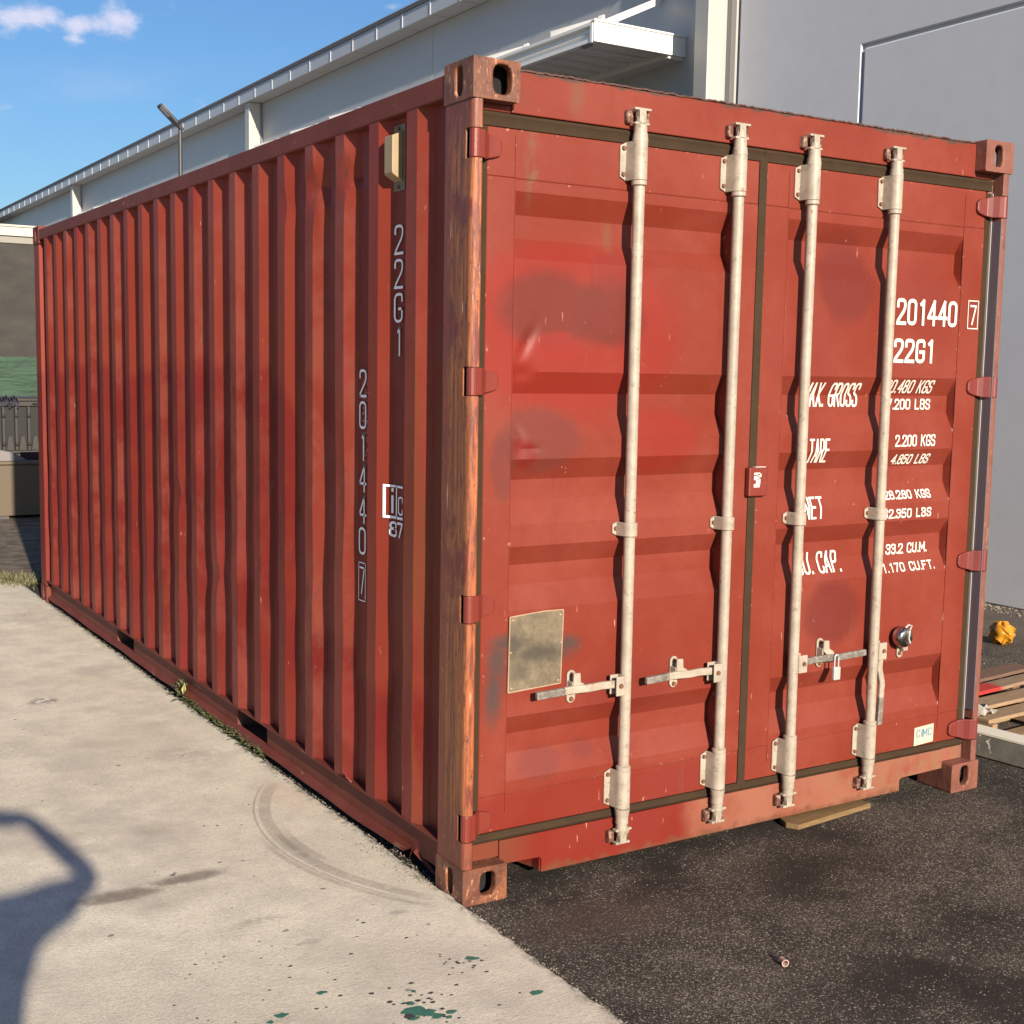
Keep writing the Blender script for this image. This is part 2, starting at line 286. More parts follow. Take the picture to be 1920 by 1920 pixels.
def concrete():
    m = Mat('concrete', .85, spec=.25); wv = m.warp(4, .06); X, Y, Z = m.xyz(wv)
    big = m.noise(.9, 5, .6); mid = m.noise(5, 6, .65); fine = m.noise(170, 4, .8); f2 = m.noise(45, 5, .75, m.map((1, 2.2, 1), rot=(0, 0, .35)))
    c = m.mix(m.step(big, .32, .68), (.73, .65, .50), (.85, .775, .61))
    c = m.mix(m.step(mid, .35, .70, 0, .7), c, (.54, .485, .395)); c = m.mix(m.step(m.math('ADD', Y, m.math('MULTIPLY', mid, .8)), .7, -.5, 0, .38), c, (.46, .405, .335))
    c = m.mix(m.step(f2, .50, .75, 0, .38), c, (.42, .36, .29))
    c = m.mix(m.step(fine, .48, .70, 0, .75), c, (.30, .255, .20))
    c = m.mix(m.step(m.noise(75, 5, .8, m.map((1, 1.6, 1), rot=(0, 0, -.4))), .49, .62, 0, .55), c, (.42, .36, .28)); c = m.mix(m.step(m.noise(48, 5, .8, m.map((1, 2.0, 1), (3, 1, 0), rot=(0, 0, .5))), .54, .66, 0, .5), c, (.84, .78, .64))
    c = m.mix(m.step(m.noise(1.7, 5, .65, m.map((1, 1, 1), (4, 2, 0))), .50, .68, 0, .6), c, (.46, .41, .335))
    c = m.mix(m.step(m.noise(230, 2, .6), .60, .72, 0, .5), c, (.80, .73, .60))
    def mask(cx, cy, rx, ry, k, col, lo=.35, hi=1.25):
        nonlocal c
        c = m.mix(m.math('MULTIPLY', m.blob(X, Y, cx, cy, rx, ry, lo, hi), k), c, col)
    mask(-.90, .59, .13, .055, .85, (.27, .23, .18), .5, 1.15); mask(-.67, .63, .13, .04, .85, (.27, .23, .18), .5, 1.15); mask(-.78, .50, .22, .10, .30, (.30, .25, .19))
    mask(-.65, 1.13, .12, .08, .35, (.30, .25, .20)); mask(-.60, 3.12, .10, .07, .0, (.2, .17, .16)); mask(-.35, 2.2, .25, .35, .25, (.40, .34, .26))
    mask(-.20, .05, .03, .02, .5, (.28, .25, .25)); mask(-.52, -.02, .04, .02, .4, (.30, .27, .25)); mask(-.33, -.28, .25, .2, .25, (.33, .28, .23))
    mask(-.09, 1.25, .10, .25, .35, (.66, .50, .36)); mask(-1.4, -.1, .5, .5, .15, (.4, .34, .27)); mask(-.45, .28, .03, .015, .0, (.3, .27, .25))
    # dark purple stain
    st = m.math('MULTIPLY', m.blob(X, Y, -.605, 3.13, .085, .07, .5, 1.2), m.step(m.noise(26, 4, .6), .45, .52)); c = m.mix(m.math('MULTIPLY', st, .75), c, (.20, .17, .18))
    rg_ = m.step(m.noise(24, 5, .7), .38, .55)
    for cx, cy, rx, ry, k in ((-.93, .585, .15, .065, .55), (-.68, .635, .14, .05, .5), (-.80, .61, .22, .05, .35), (-.60, .20, .10, .03, .35), (-.25, 1.9, .12, .2, .25), (-1.1, 2.4, .3, .25, .22), (-.9, -.45, .3, .14, .28)):
        c = m.mix(m.math('MULTIPLY', m.math('MULTIPLY', m.blob(X, Y, cx, cy, rx, ry, .3, 1.3), rg_), k), c, (.22, .185, .145))
    # tyre mark: two bands of one arc
    PX, PY, _ = m.xyz(m.warp(20, .006))
    def arc(cx, cy, r, wd, y0, y1, k):
        nonlocal c
        dx = m.math('SUBTRACT', PX, cx); dy = m.math('SUBTRACT', PY, cy)
        d = m.math('ABSOLUTE', m.math('SUBTRACT', m.math('SQRT', m.math('ADD', m.math('MULTIPLY', dx, dx), m.math('MULTIPLY', dy, dy))), r))
        f = m.math('MULTIPLY', m.step(d, wd * .7, wd, 1, 0), m.math('MULTIPLY', m.step(PX, -.03, -.10), m.math('MULTIPLY', m.step(PY, y0, y0 + .12), m.step(PY, y1, y1 - .25))))
        c = m.mix(m.math('MULTIPLY', m.math('MULTIPLY', f, k), m.step(m.noise(30, 4), .25, .6, .5, 1)), c, (.235, .20, .16))
    arc(.80, .76, 1.085, .026, .02, 1.5, .42); arc(.80, .76, 1.125, .005, .1, 1.5, .5); arc(.80, .76, 1.145, .013, -.02, .9, .40); arc(.80, .76, 1.06, .034, .50, 1.0, .50)
    # light scratches and hairline
    sct = m.math('MULTIPLY', m.step(m.noise(16, 1, .5, m.map((1, 9, 1), rot=(0, 0, .5))), .735, .75), m.step(m.noise(2.2, 2), .52, .6))
    c = m.mix(m.math('MULTIPLY', sct, .5), c, (.78, .70, .56))
    sct = m.math('MULTIPLY', m.step(m.noise(13, 1, .5, m.map((10, 1, 1), rot=(0, 0, .25))), .735, .75), m.step(m.noise(2.5, 2), .54, .6))
    c = m.mix(m.math('MULTIPLY', sct, .45), c, (.78, .70, .56))
    # dark specks
    vd = m.voro(13, m.map((1, 1.25, 1), vec=m.warp(60, .02))); vr = m.xyz(m.voro(13, m.map((1, 1.25, 1), vec=m.warp(60, .02)), out='Color'))[0]
    sp = m.math('MULTIPLY', m.step(vd, .10, .13, 1, 0), m.math('MULTIPLY', m.step(vr, .70, .72), m.step(m.noise(1.3, 2), .42, .56)))
    c = m.mix(m.math('MULTIPLY', sp, .8), c, (.075, .06, .06))
    # dirt beside the container
    dd = m.math('MULTIPLY', m.step(m.math('ADD', X, m.math('MULTIPLY', m.noise(25, 4), .08)), .0, .05), m.step(m.noise(45, 5, .7), .40, .55))
    c = m.mix(m.math('MULTIPLY', dd, .8), c, (.10, .09, .07))
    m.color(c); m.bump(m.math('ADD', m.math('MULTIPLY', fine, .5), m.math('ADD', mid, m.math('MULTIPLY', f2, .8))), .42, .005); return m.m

def asphalt():
    m = Mat('asphalt', .92, spec=.15); X, Y, Z = m.xyz()
    big = m.noise(.8, 5, .62); mid = m.noise(3.0, 6, .65); b3 = m.noise(1.9, 4, .6, m.map((1, 1, 1), (7, 3, 0)))
    wv = m.warp(150, .006); va = m.voro(140, wv, out='Color'); vx = m.xyz(va); vd = m.voro(140, wv)
    v2 = m.xyz(m.voro(300, wv, out='Color')); fine = m.noise(330, 3, .75); f3 = m.noise(90, 4, .7)
    c = m.mix(m.step(mid, .3, .7), (.021, .018, .016), (.038, .032, .028))
    dust = m.math('ADD', m.step(big, .46, .62, 0, 1), m.step(b3, .50, .66, 0, .6))
    dust = m.math('ADD', dust, m.step(X, 2.2, 3.6, 0, .9)); dust = m.math('ADD', dust, m.math('MULTIPLY', m.blob(X, Y, .25, -1.1, .5, .35, .2, 1.4), .9))
    dust = m.math('MULTIPLY', m.math('ADD', dust, m.math('MULTIPLY', m.step(mid, .45, .65), .4)), .6, clamp=True)
    c = m.mix(m.math('MULTIPLY', m.step(f3, .38, .62), m.math('MULTIPLY', dust, .6)), c, (.105, .088, .074))
    c = m.mix(m.math('MULTIPLY', m.step(fine, .46, .66), m.math('ADD', .25, m.math('MULTIPLY', dust, .4))), c, (.15, .125, .105))
    thr = m.math('SUBTRACT', .985, m.math('MULTIPLY', dust, .20))
    s1 = m.math('MULTIPLY', m.math('GREATER_THAN', vx[0], thr), m.step(vd, .35, .55, 1, 0))
    c = m.mix(m.math('MULTIPLY', s1, .75), c, m.mix(vx[1], (.17, .14, .115), (.50, .43, .34)))
    s2 = m.math('GREATER_THAN', v2[1], m.math('SUBTRACT', .992, m.math('MULTIPLY', dust, .20)))
    c = m.mix(m.math('MULTIPLY', s2, .7), c, m.mix(v2[0], (.14, .12, .10), (.46, .40, .31)))
    c = m.mix(m.math('MULTIPLY', m.blob(X, Y, .33, -.28, .34, .17, .2, 1.3), .5), c, (.085, .055, .045))
    c = m.mix(m.math('MULTIPLY', m.blob(X, Y, 1.15, -.30, .55, .25, .2, 1.3), .35), c, (.038, .027, .021))
    far = m.step(Y, 6.3, 7.2)
    c = m.mix(m.math('MULTIPLY', far, .55), c, m.mix(m.step(m.noise(6, 6, .7), .4, .62), (.15, .115, .085), (.30, .25, .19)))
    c = m.mix(m.math('MULTIPLY', m.step(X, 4.6, 6.0), .55), c, m.mix(m.step(f3, .4, .6), (.10, .085, .07), (.24, .20, .165)))
    m.color(c); m.bump(m.math('ADD', m.math('MULTIPLY', vd, -.5), m.math('ADD', fine, m.math('MULTIPLY', f3, .6))), .7, .005); return m.m

M = {}
M['door'] = door_paint('door_paint', 'door'); M['sill'] = door_paint('sill_paint', 'sill'); M['header'] = door_paint('header_paint', 'header')
M['side'] = side_paint(); M['rail'] = rail_paint(); M['post'] = rust_post()
M['cast_top'] = casting_mat('casting_rusted_top', 1.0); M['cast'] = casting_mat('casting_rusted', .3); M['cast_pale'] = casting_mat('casting_faded', .2, 1)
M['hinge'] = simple('hinge_paint', (.165, .026, .017), .42, 0, .15, 25, bump=.2)
M['hinge_r'] = simple('hinge_paint_maroon', (.150, .023, .018), .45, 0, .15, 25, bump=.2)
M['cream'] = cream_paint(); M['cam'] = hardware_rust(); M['steel'] = worn_steel()
M['gasket'] = simple('door_gasket_rubber', (.042, .027, .016), .9, 0, .3, 12, spec=.1, bump=.2)
M['gasket_grey'] = simple('grey_rubber', (.11, .105, .125), .45, 0, .1, 6)
M['gasket_edge'] = simple('gasket_bare_edge', (.42, .38, .35), .45, 0, .2, 20)
M['white'] = simple('white_letter_paint', (.60, .56, .50), .6, 0, .08, 60)
M['letter_side'] = simple('side_letter_paint', (.93, .90, .90), .6, 0, .08, 60)
def plate_mat():
    m = Mat('weathered_plate', .5, .1); X, Y, Z = m.xyz(m.warp(12, .02)); n = m.noise(30, 5, .7)
    c = m.mix(m.step(n, .3, .7), (.115, .090, .058), (.19, .152, .10)); k = None
    for cx, cz, rx, rz, a in [(.20, .81, .06, .035, .8), (.30, .775, .10, .032, .95), (.345, .765, .03, .03, .8), (.22, .72, .05, .03, .45)]:
        b = m.math('MULTIPLY', m.blob(X, Z, cx, cz, rx, rz, .2, 1.6), a); k = b if k is None else m.math('MAXIMUM', k, b)
    c = m.mix(m.math('MULTIPLY', k, .85), c, (.040, .034, .030)); m.color(c); m.bump(n, .4, .002); return m.m
M['plate'] = plate_mat()
M['plate_edge'] = simple('plate_edge', (.36, .24, .16), .5, 0, .4, 40)
M['sticker'] = simple('cream_sticker', (.52, .46, .33), .5, 0, .05, 20)
M['pale_blue'] = simple('faded_blue_print', (.13, .25, .34), .5, 0, .05, 20)
M['dark'] = simple('hole_shade_black', (.006, .004, .004), .9, 0, .2, 8)  # near-black colour standing in for the shade inside holes
M['under'] = simple('underframe_rust', (.10, .045, .030), .8, 0, .35, 14)
M['bolt'] = simple('rusty_bolt', (.17, .075, .04), .6, .2, .4, 70)
M['chrome'] = simple('polished_steel', (.42, .38, .36), .16, 1.0, .2, 20)
M['silver'] = simple('silver_padlock', (.50, .48, .45), .35, .3, .1, 60)
M['vent'] = simple('olive_vent', (.17, .125, .075), .5, 0, .15, 20)
M['concrete'] = concrete(); M['asphalt'] = asphalt()
M['stone'] = simple('loose_stone', (.17, .145, .11), .9, 0, .6, 30)
M['fleck_g'] = simple('green_floor_paint', (.040, .15, .105), .6, 0, .15, 40)
M['fleck_d'] = simple('dark_floor_paint', (.05, .045, .05), .6, 0, .2, 40)
def wood(name, a, b, sc_=(1, 12, 12)):
    m = Mat(name, .8, spec=.2); n = m.noise(9, 6, .7, m.map(sc_), .8); k = m.noise(3, 3)
    m.color(m.mix(m.math('MULTIPLY', k, .6), m.mix(m.step(n, .35, .65), a, b), tuple(x * .7 for x in a))); m.bump(n, .4, .003); return m.m
M['wood'] = wood('pallet_wood', (.36, .24, .14), (.24, .16, .10)); M['wood_y'] = wood('yellow_plank_wood', (.22, .14, .065), (.14, .088, .042))
M['wood_d'] = wood('dark_pallet_wood', (.19, .115, .08), (.12, .075, .055))
def redwood():
    m = Mat('red_ended_pallet_wood', .75, spec=.25); X, Y, Z = m.xyz(m.warp(12, .05)); n = m.noise(9, 6, .7, m.map((1, 12, 12)), .8)
    b = m.mix(m.step(n, .35, .65), (.30, .20, .13), (.20, .13, .09)); m.color(m.mix(m.step(X, .02, .08), b, (.40, .035, .03))); m.bump(n, .4, .003); return m.m
M['wood_r'] = redwood()
def beam():
    m = Mat('grey_painted_beam', .7); n = m.noise(12, 5, .7); c = m.mix(m.step(n, .35, .7), (.14, .13, .105), (.20, .185, .15))
    X, Y, Z = m.xyz(); f = m.math('MULTIPLY', m.step(m.noise(38, 3), .60, .64), m.step(m.noise(7, 2), .48, .55))
    c = m.mix(f, c, (.75, .72, .66)); m.color(c); return m.m
M['beam'] = beam(); M['beam_top'] = simple('white_beam_edge', (.72, .66, .54), .6, 0, .08, 20)
M['plastic_y'] = simple('yellow_plastic_bag', (.46, .20, .012), .35, 0, .3, 14, spec=.6)
M['foil'] = simple('clear_stretch_wrap', (.34, .31, .27), .25, 0, .3, 30, spec=.7)
def wallmat(name, a, b, rough, spec, k=.35):
    m = Mat(name, rough, 0, spec); n = m.noise(.35, 4, .6); f = m.noise(7, 5, .6)
    c = m.mix(m.step(n, .3, .7), a, b); c = m.mix(m.step(f, .4, .75, 0, k), c, tuple(x * .93 for x in a)); m.color(c); m.bump(m.noise(60, 3), .08, .003); return m.m
M['tilt'] = wallmat('grey_painted_concrete_wall', (.60, .60, .61), (.66, .655, .655), .55, .35)
M['metal_wall'] = wallmat('blue_grey_metal_wall', (.33, .335, .34), (.36, .365, .365), .42, .6)
M['fascia'] = simple('grey_fascia_metal', (.38, .40, .43), .4, 0, .04, 2)
M['seam'] = simple('pale_seam_metal', (.36, .38, .42), .4, 0, .04, 4)
M['soffit'] = simple('grey_soffit_metal', (.29, .29, .29), .5, 0, .06, 2)
M['trim'] = simple('cream_trim_paint', (.42, .40, .36), .5, 0, .04, 3)
M['pil'] = simple('pilaster_paint', (.36, .355, .335), .45, 0, .04, 3)
M['canopy'] = simple('white_canopy_metal', (.78, .765, .72), .4, 0, .03, 3)
M['canopy_u'] = simple('canopy_underside_metal', (.62, .61, .60), .5, 0, .06, 3)
M['roof'] = simple('dark_roof_edge', (.14, .155, .18), .5, 0, .1, 2)
M['lamp'] = simple('lamp_metal', (.05, .05, .055), .45, .3, .1, 6); M['lens'] = simple('lamp_lens', (.20, .21, .24), .3, 0, .05, 8)
def screen():
    m = Mat('dark_mesh_screen', .8, spec=.2); n = m.noise(1.6, 6, .65, m.map((1, 1, 2))); f = m.noise(3, 4)
    m.color(m.mix(m.step(n, .35, .7), (.042, .039, .036), (.058, .053, .047))); m.bump(f, .3, .02); return m.m
M['screen'] = screen()
def banner():
    m = Mat('green_banner', .55, spec=.4); n = m.noise(3.5, 5, .65, m.map((.5, 1, 3), rot=(0, .25, 0)), .6)
    m.color(m.mix(m.step(n, .38, .62), (.008, .034, .017), (.016, .056, .028))); m.bump(n, .6, .03); return m.m
M['banner'] = banner(); M['barrier'] = simple('grey_barrier_plastic', (.024, .021, .019), .6, 0, .2, 6); M['barrier_d'] = simple('dark_barrier_panel', (.007, .007, .006), .7, 0, .2, 6)
M['bin'] = simple('tan_plastic_bin', (.108, .082, .054), .6, 0, .12, 3, bump=.2); M['bin_d'] = simple('dark_bin_lid', (.06, .055, .058), .5, 0, .2, 5)
M['rope'] = simple('blue_rope', (.018, .021, .045), .7, 0, .4, 30)
def leafm(name, a, b):
    m = Mat(name, .6, spec=.3); n = m.noise(25, 3); m.color(m.mix(n, a, b)); return m.m
M['leaf'] = leafm('weed_leaf', (.045, .062, .022), (.13, .13, .06)); M['leaf_y'] = leafm('yellow_leaf', (.30, .31, .09), (.36, .34, .14))
M['grass'] = leafm('dry_grass', (.09, .10, .045), (.24, .21, .11))
M['copper'] = simple('copper_pipe_end', (.48, .34, .28), .45, .1, .2, 40)
M['skin'] = simple('skin', (.36, .20, .14), .55); M['shirt'] = simple('navy_shirt', (.03, .04, .08), .8); M['trouser'] = simple('grey_trousers', (.06, .06, .065), .8)
M['hair'] = simple('dark_hair', (.02, .015, .012), .7); M['shoe'] = simple('black_shoe', (.015, .015, .015), .5); M['phone'] = simple('black_phone', (.02, .02, .022), .2)

# ---------------------------------------------------------------- mesh helper
class G:
    def __init__(s): s.v = []; s.f = []
    def add(s, vs, fs):
        o = len(s.v); s.v += [tuple(v) for v in vs]; s.f += [tuple(i + o for i in f) for f in fs]; return s
    def box(s, a, b):
        x0, y0, z0 = a; x1, y1, z1 = b
        return s.add([(x0, y0, z0), (x1, y0, z0), (x1, y1, z0), (x0, y1, z0), (x0, y0, z1), (x1, y0, z1), (x1, y1, z1), (x0, y1, z1)],
                     [(0, 3, 2, 1), (4, 5, 6, 7), (0, 1, 5, 4), (1, 2, 6, 5), (2, 3, 7, 6), (3, 0, 4, 7)])
    def obox(s, c, ux, uy, uz, h):       # oriented box: centre, three unit axes, half sizes
        c = Vector(c); ux, uy, uz = Vector(ux).normalized(), Vector(uy).normalized(), Vector(uz).normalized()
        vs = [c + ux * h[0] * i + uy * h[1] * j + uz * h[2] * k for k in (-1, 1) for i, j in ((-1, -1), (1, -1), (1, 1), (-1, 1))]
        return s.add(vs, [(0, 3, 2, 1), (4, 5, 6, 7), (0, 1, 5, 4), (1, 2, 6, 5), (2, 3, 7, 6), (3, 0, 4, 7)])
    def prism(s, prof, axis, a, b, scale_b=None):    # closed profile of 2D points, extruded along axis
        def P(p, t): return {'z': (p[0], p[1], t), 'y': (p[0], t, p[1]), 'x': (t, p[0], p[1])}[axis]
        n = len(prof); vs = [P(p, a) for p in prof] + [P(p, b) for p in prof]
        return s.add(vs, [tuple(range(n))[::-1], tuple(range(n, 2 * n))] + [(i, (i + 1) % n, n + (i + 1) % n, n + i) for i in range(n)])
    def tube(s, pts, r, n=14, cap=True):
        pts = [Vector(p) for p in pts]; rs = r if isinstance(r, (list, tuple)) else [r] * len(pts); rings = []
        for i, p in enumerate(pts):
            d = (pts[min(i + 1, len(pts) - 1)] - pts[max(i - 1, 0)]).normalized()
            u = d.cross(Vector((0, 0, 1)) if abs(d.z) < .9 else Vector((0, 1, 0))).normalized(); v_ = d.cross(u)
            rings.append([p + (u * math.cos(2 * math.pi * k / n) + v_ * math.sin(2 * math.pi * k / n)) * rs[i] for k in range(n)])
        vs = [q for r_ in rings for q in r_]; fs = []
        for i in range(len(pts) - 1):
            for k in range(n): fs.append((i * n + k, i * n + (k + 1) % n, (i + 1) * n + (k + 1) % n, (i + 1) * n + k))
        if cap: fs += [tuple(range(n))[::-1], tuple(range((len(pts) - 1) * n, len(pts) * n))]
        return s.add(vs, fs)
    def sphere(s, c, r, n=12, m=8, sq=(1, 1, 1)):
        vs = [(c[0], c[1], c[2] - r * sq[2])]
        for j in range(1, m):
            t = math.pi * j / m - math.pi / 2
            for i in range(n): vs.append((c[0] + r * sq[0] * math.cos(t) * math.cos(2 * math.pi * i / n), c[1] + r * sq[1] * math.cos(t) * math.sin(2 * math.pi * i / n), c[2] + r * sq[2] * math.sin(t)))
        vs.append((c[0], c[1], c[2] + r * sq[2])); fs = []; L = len(vs) - 1
        for i in range(n):
            fs.append((0, 1 + (i + 1) % n, 1 + i)); fs.append((L, 1 + (m - 2) * n + i, 1 + (m - 2) * n + (i + 1) % n))
        for j in range(m - 2):
            for i in range(n): a = 1 + j * n; fs.append((a + i, a + (i + 1) % n, a + n + (i + 1) % n, a + n + i))
        return s.add(vs, fs)
    def grid(s, pts):       # pts[i][j]
        nj = len(pts[0]); vs = [p for r_ in pts for p in r_]
        return s.add(vs, [(i * nj + j, (i + 1) * nj + j, (i + 1) * nj + j + 1, i * nj + j + 1) for i in range(len(pts) - 1) for j in range(nj - 1)])
    def holed(s, c, u, v, n, hu, hv, au, av, ru, depth, oc=(0, 0), N=32):
        # rectangle (half sizes hu, hv) centred c with a stadium/rounded hole (half au, av, corner ru) at offset oc, walls going -n*depth
        c, u, v, n = Vector(c), Vector(u), Vector(v), Vector(n); hole = []; outer = []
        for k in range(N):
            t = 2 * math.pi * (k + .5) / N; ct, st = math.cos(t), math.sin(t)
            e = 2.0 / 3.2; x = math.copysign(abs(ct) ** e, ct) * au; y = math.copysign(abs(st) ** e, st) * av
            hole.append((x + oc[0], y + oc[1]))
            dx, dy = ct, st; m_ = min((hu / abs(dx)) if abs(dx) > 1e-9 else 1e9, (hv / abs(dy)) if abs(dy) > 1e-9 else 1e9)
            outer.append([dx * m_, dy * m_])
        for cx, cy in ((hu, hv), (-hu, hv), (-hu, -hv), (hu, -hv)):
            k = min(range(N), key=lambda q: (outer[q][0] - cx) ** 2 + (outer[q][1] - cy) ** 2); outer[k] = [cx, cy]
        P = lambda q, d=0: c + u * q[0] + v * q[1] - n * d
        vs = [P(q) for q in outer] + [P(q) for q in hole] + [P(q, depth) for q in hole]
        fs = [(k, (k + 1) % N, N + (k + 1) % N, N + k) for k in range(N)] + [(N + k, N + (k + 1) % N, 2 * N + (k + 1) % N, 2 * N + k) for k in range(N)]
        return s.add(vs, fs)
    def build(s, name, mat, parent=None, bevel=0, smooth=None, origin=None, label=None, seg=1):
        o_ = Vector(origin) if origin is not None else Vector((0, 0, 0))
        me = bpy.data.meshes.new(name); me.from_pydata([tuple(Vector(v) - o_) for v in s.v], [], s.f); me.validate()
        bm = bmesh.new(); bm.from_mesh(me)
        if bevel or smooth: bmesh.ops.remove_doubles(bm, verts=bm.verts, dist=1e-5)
        bmesh.ops.recalc_face_normals(bm, faces=bm.faces); bm.to_mesh(me); bm.free()
        if smooth is not None:
            for p in me.polygons: p.use_smooth = True
            me.set_sharp_from_angle(angle=R(smooth))
        me.materials.append(mat)
        ob = bpy.data.objects.new(name, me); C.objects.link(ob); ob.location = o_
        if parent is not None:
            ob.parent = parent
            off = Vector((0, 0, 0)); q = parent
            while q is not None: off += q.location; q = q.parent
            ob.location = o_ - off
        if bevel:
            b = ob.modifiers.new('bevel', 'BEVEL'); b.width = bevel; b.segments = seg; b.limit_method = 'ANGLE'; b.angle_limit = R(35)
        if label: ob['label'] = label
        return ob
def thing(name, label, cat, loc=(0, 0, 0), group=None):
    o = bpy.data.objects.new(name, None); C.objects.link(o); o.location = loc; o.empty_display_size = .2
    o['label'] = label; o['category'] = cat
    if group: o['group'] = group
    return o
def tag(o, label, cat, group=None):
    o['label'] = label; o['category'] = cat
    if group: o['group'] = group
    return o
def copy_to(o, dloc, parent, name=None):
    c = o.copy(); C.objects.link(c); c.parent = parent; c.location = o.location + Vector(dloc)
    for ch in list(o.children): copy_to(ch, (0, 0, 0), c)
    return c

# ---------------------------------------------------------------- ground
g = G(); g.grid([[(-160, -160, 0), (-160, 220, 0)], [(160, -160, 0), (160, 220, 0)]])
gr = g.build('asphalt_ground', M['asphalt']); gr['kind'] = 'structure'
g = G()
edge = []
y = -40.0
while y < 6.72:
    step = .035 if y > -3 else 1.0
    edge.append((-.003 + rnd.uniform(-.006, .006) * (1 if y > -3 else 0), y)); y += step
edge.append((.01, 6.62)); edge.append((-.05, 6.95)); edge.append((-.30, 7.15)); edge.append((-1.2, 7.3)); edge.append((-40, 7.6))
prof = edge + [(-40, -40)]
g.prism(prof, 'z', -.05, .012)
sl = g.build('concrete_pavement', M['concrete']); sl['kind'] = 'structure'

# loose stones: edge of the slab, asphalt, foot of the wall
g = G()
def stone(x, y, z, s_):
    a = rnd.uniform(0, 6.28); k = [rnd.uniform(.6, 1.3) for _ in range(6)]
    vs = [(x + s_ * k[i] * math.cos(a + i * 2.09), y + s_ * k[i] * math.sin(a + i * 2.09), z + s_ * .1) for i in range(3)] + [(x, y, z + s_ * k[3]), (x, y, z - s_ * .3)]
    g.add(vs, [(0, 1, 3), (1, 2, 3), (2, 0, 3), (1, 0, 4), (2, 1, 4), (0, 2, 4)])
for i in range(1500):
    y = rnd.uniform(.05, 6) ** 1; stone(rnd.gauss(.022, .016), y, .002, rnd.uniform(.002, .006))
for i in range(260):
    y = -rnd.uniform(0, 1.6); stone(rnd.gauss(.012, .010), y, .001, rnd.uniform(.002, .005))
for i in range(160):
    y = rnd.choice((rnd.gauss(.28, .06), rnd.gauss(.55, .05), rnd.uniform(.1, 2))); stone(-abs(rnd.gauss(.0, .03)), y, .013, rnd.uniform(.0015, .004))
for i in range(700):
    stone(rnd.uniform(.05, 3.5), rnd.uniform(-1.4, .0), .0, rnd.uniform(.0012, .0035))
for i in range(500): stone(6.1 - abs(rnd.gauss(0, .12)), rnd.uniform(1.2, 4.2), .0, rnd.uniform(.006, .016))
for i in range(500): stone(rnd.uniform(2.5, 6), rnd.uniform(-.5, 4), .0, rnd.uniform(.003, .009))
st = g.build('gravel', M['stone']); st['kind'] = 'stuff'; st['label'] = 'loose stones and grit along the slab edge, the asphalt and the wall foot'

# paint flecks on the concrete
def fleck_sheet(name, mat, items, label):
    g = G()
    for cx, cy, r_, asp in items:
        n = 11; vs = [(cx + r_ * asp * (.55 + .6 * rnd.random()) * math.cos(2 * math.pi * k / n), cy + r_ * (.55 + .6 * rnd.random()) * math.sin(2 * math.pi * k / n), .0130 + rnd.random() * .0002) for k in range(n)]
        g.add(vs + [(cx, cy, .0135)], [(k, (k + 1) % n, n) for k in range(n)])
    o = g.build(name, mat); o['kind'] = 'stuff'; o['label'] = label; return o
gi = [(-.437, -.525, .030, 1.2), (-.415, -.55, .022, 1.3), (-.399, -.578, .016, 1.4), (-.431, -.485, .014, 1), (-.163, -.334, .016, 1), (-.150, -.345, .010, 1.4), (-.112, -.60, .016, 1.3), (-.612, -.314, .012, 1.4), (-.751, -.376, .014, 1.5), (-.787, -.395, .009, 1.2), (-.395, -.43, .009, 1), (-.46, -.56, .012, 1.5), (-.36, -.575, .012, 1.6), (-.175, -.35, .006, 1), (-.38, -.60, .010, 1.2), (-.47, -.52, .008, 1.3)]
fleck_sheet('green_paint_fleck', M['fleck_g'], gi, 'flecks of green floor paint left on the concrete in front')
di = [(rnd.gauss(-.42, .06), rnd.gauss(-.50, .06), rnd.uniform(.003, .007), 1.4) for _ in range(26)] + [(rnd.uniform(-1.0, -.1), rnd.uniform(-.7, .1), rnd.uniform(.002, .006), 1.5) for _ in range(44)] + [(rnd.gauss(-.2, .05), rnd.gauss(-.36, .04), rnd.uniform(.003, .006), 1.2) for _ in range(14)] + [(rnd.uniform(-1.0, -.1), rnd.uniform(0, 2.6), rnd.uniform(.002, .005), 1.5) for _ in range(26)] + [(-.465, -.545, .016, 1.2)]
fleck_sheet('dark_paint_fleck', M['fleck_d'], di, 'small dark specks of old paint and dirt on the concrete')

# ---------------------------------------------------------------- the container
W, L, H = 2.438, 6.058, 2.591
box = thing('shipping_container', 'red twenty foot steel shipping container with rusty corner post and closed double doors', 'shipping container')

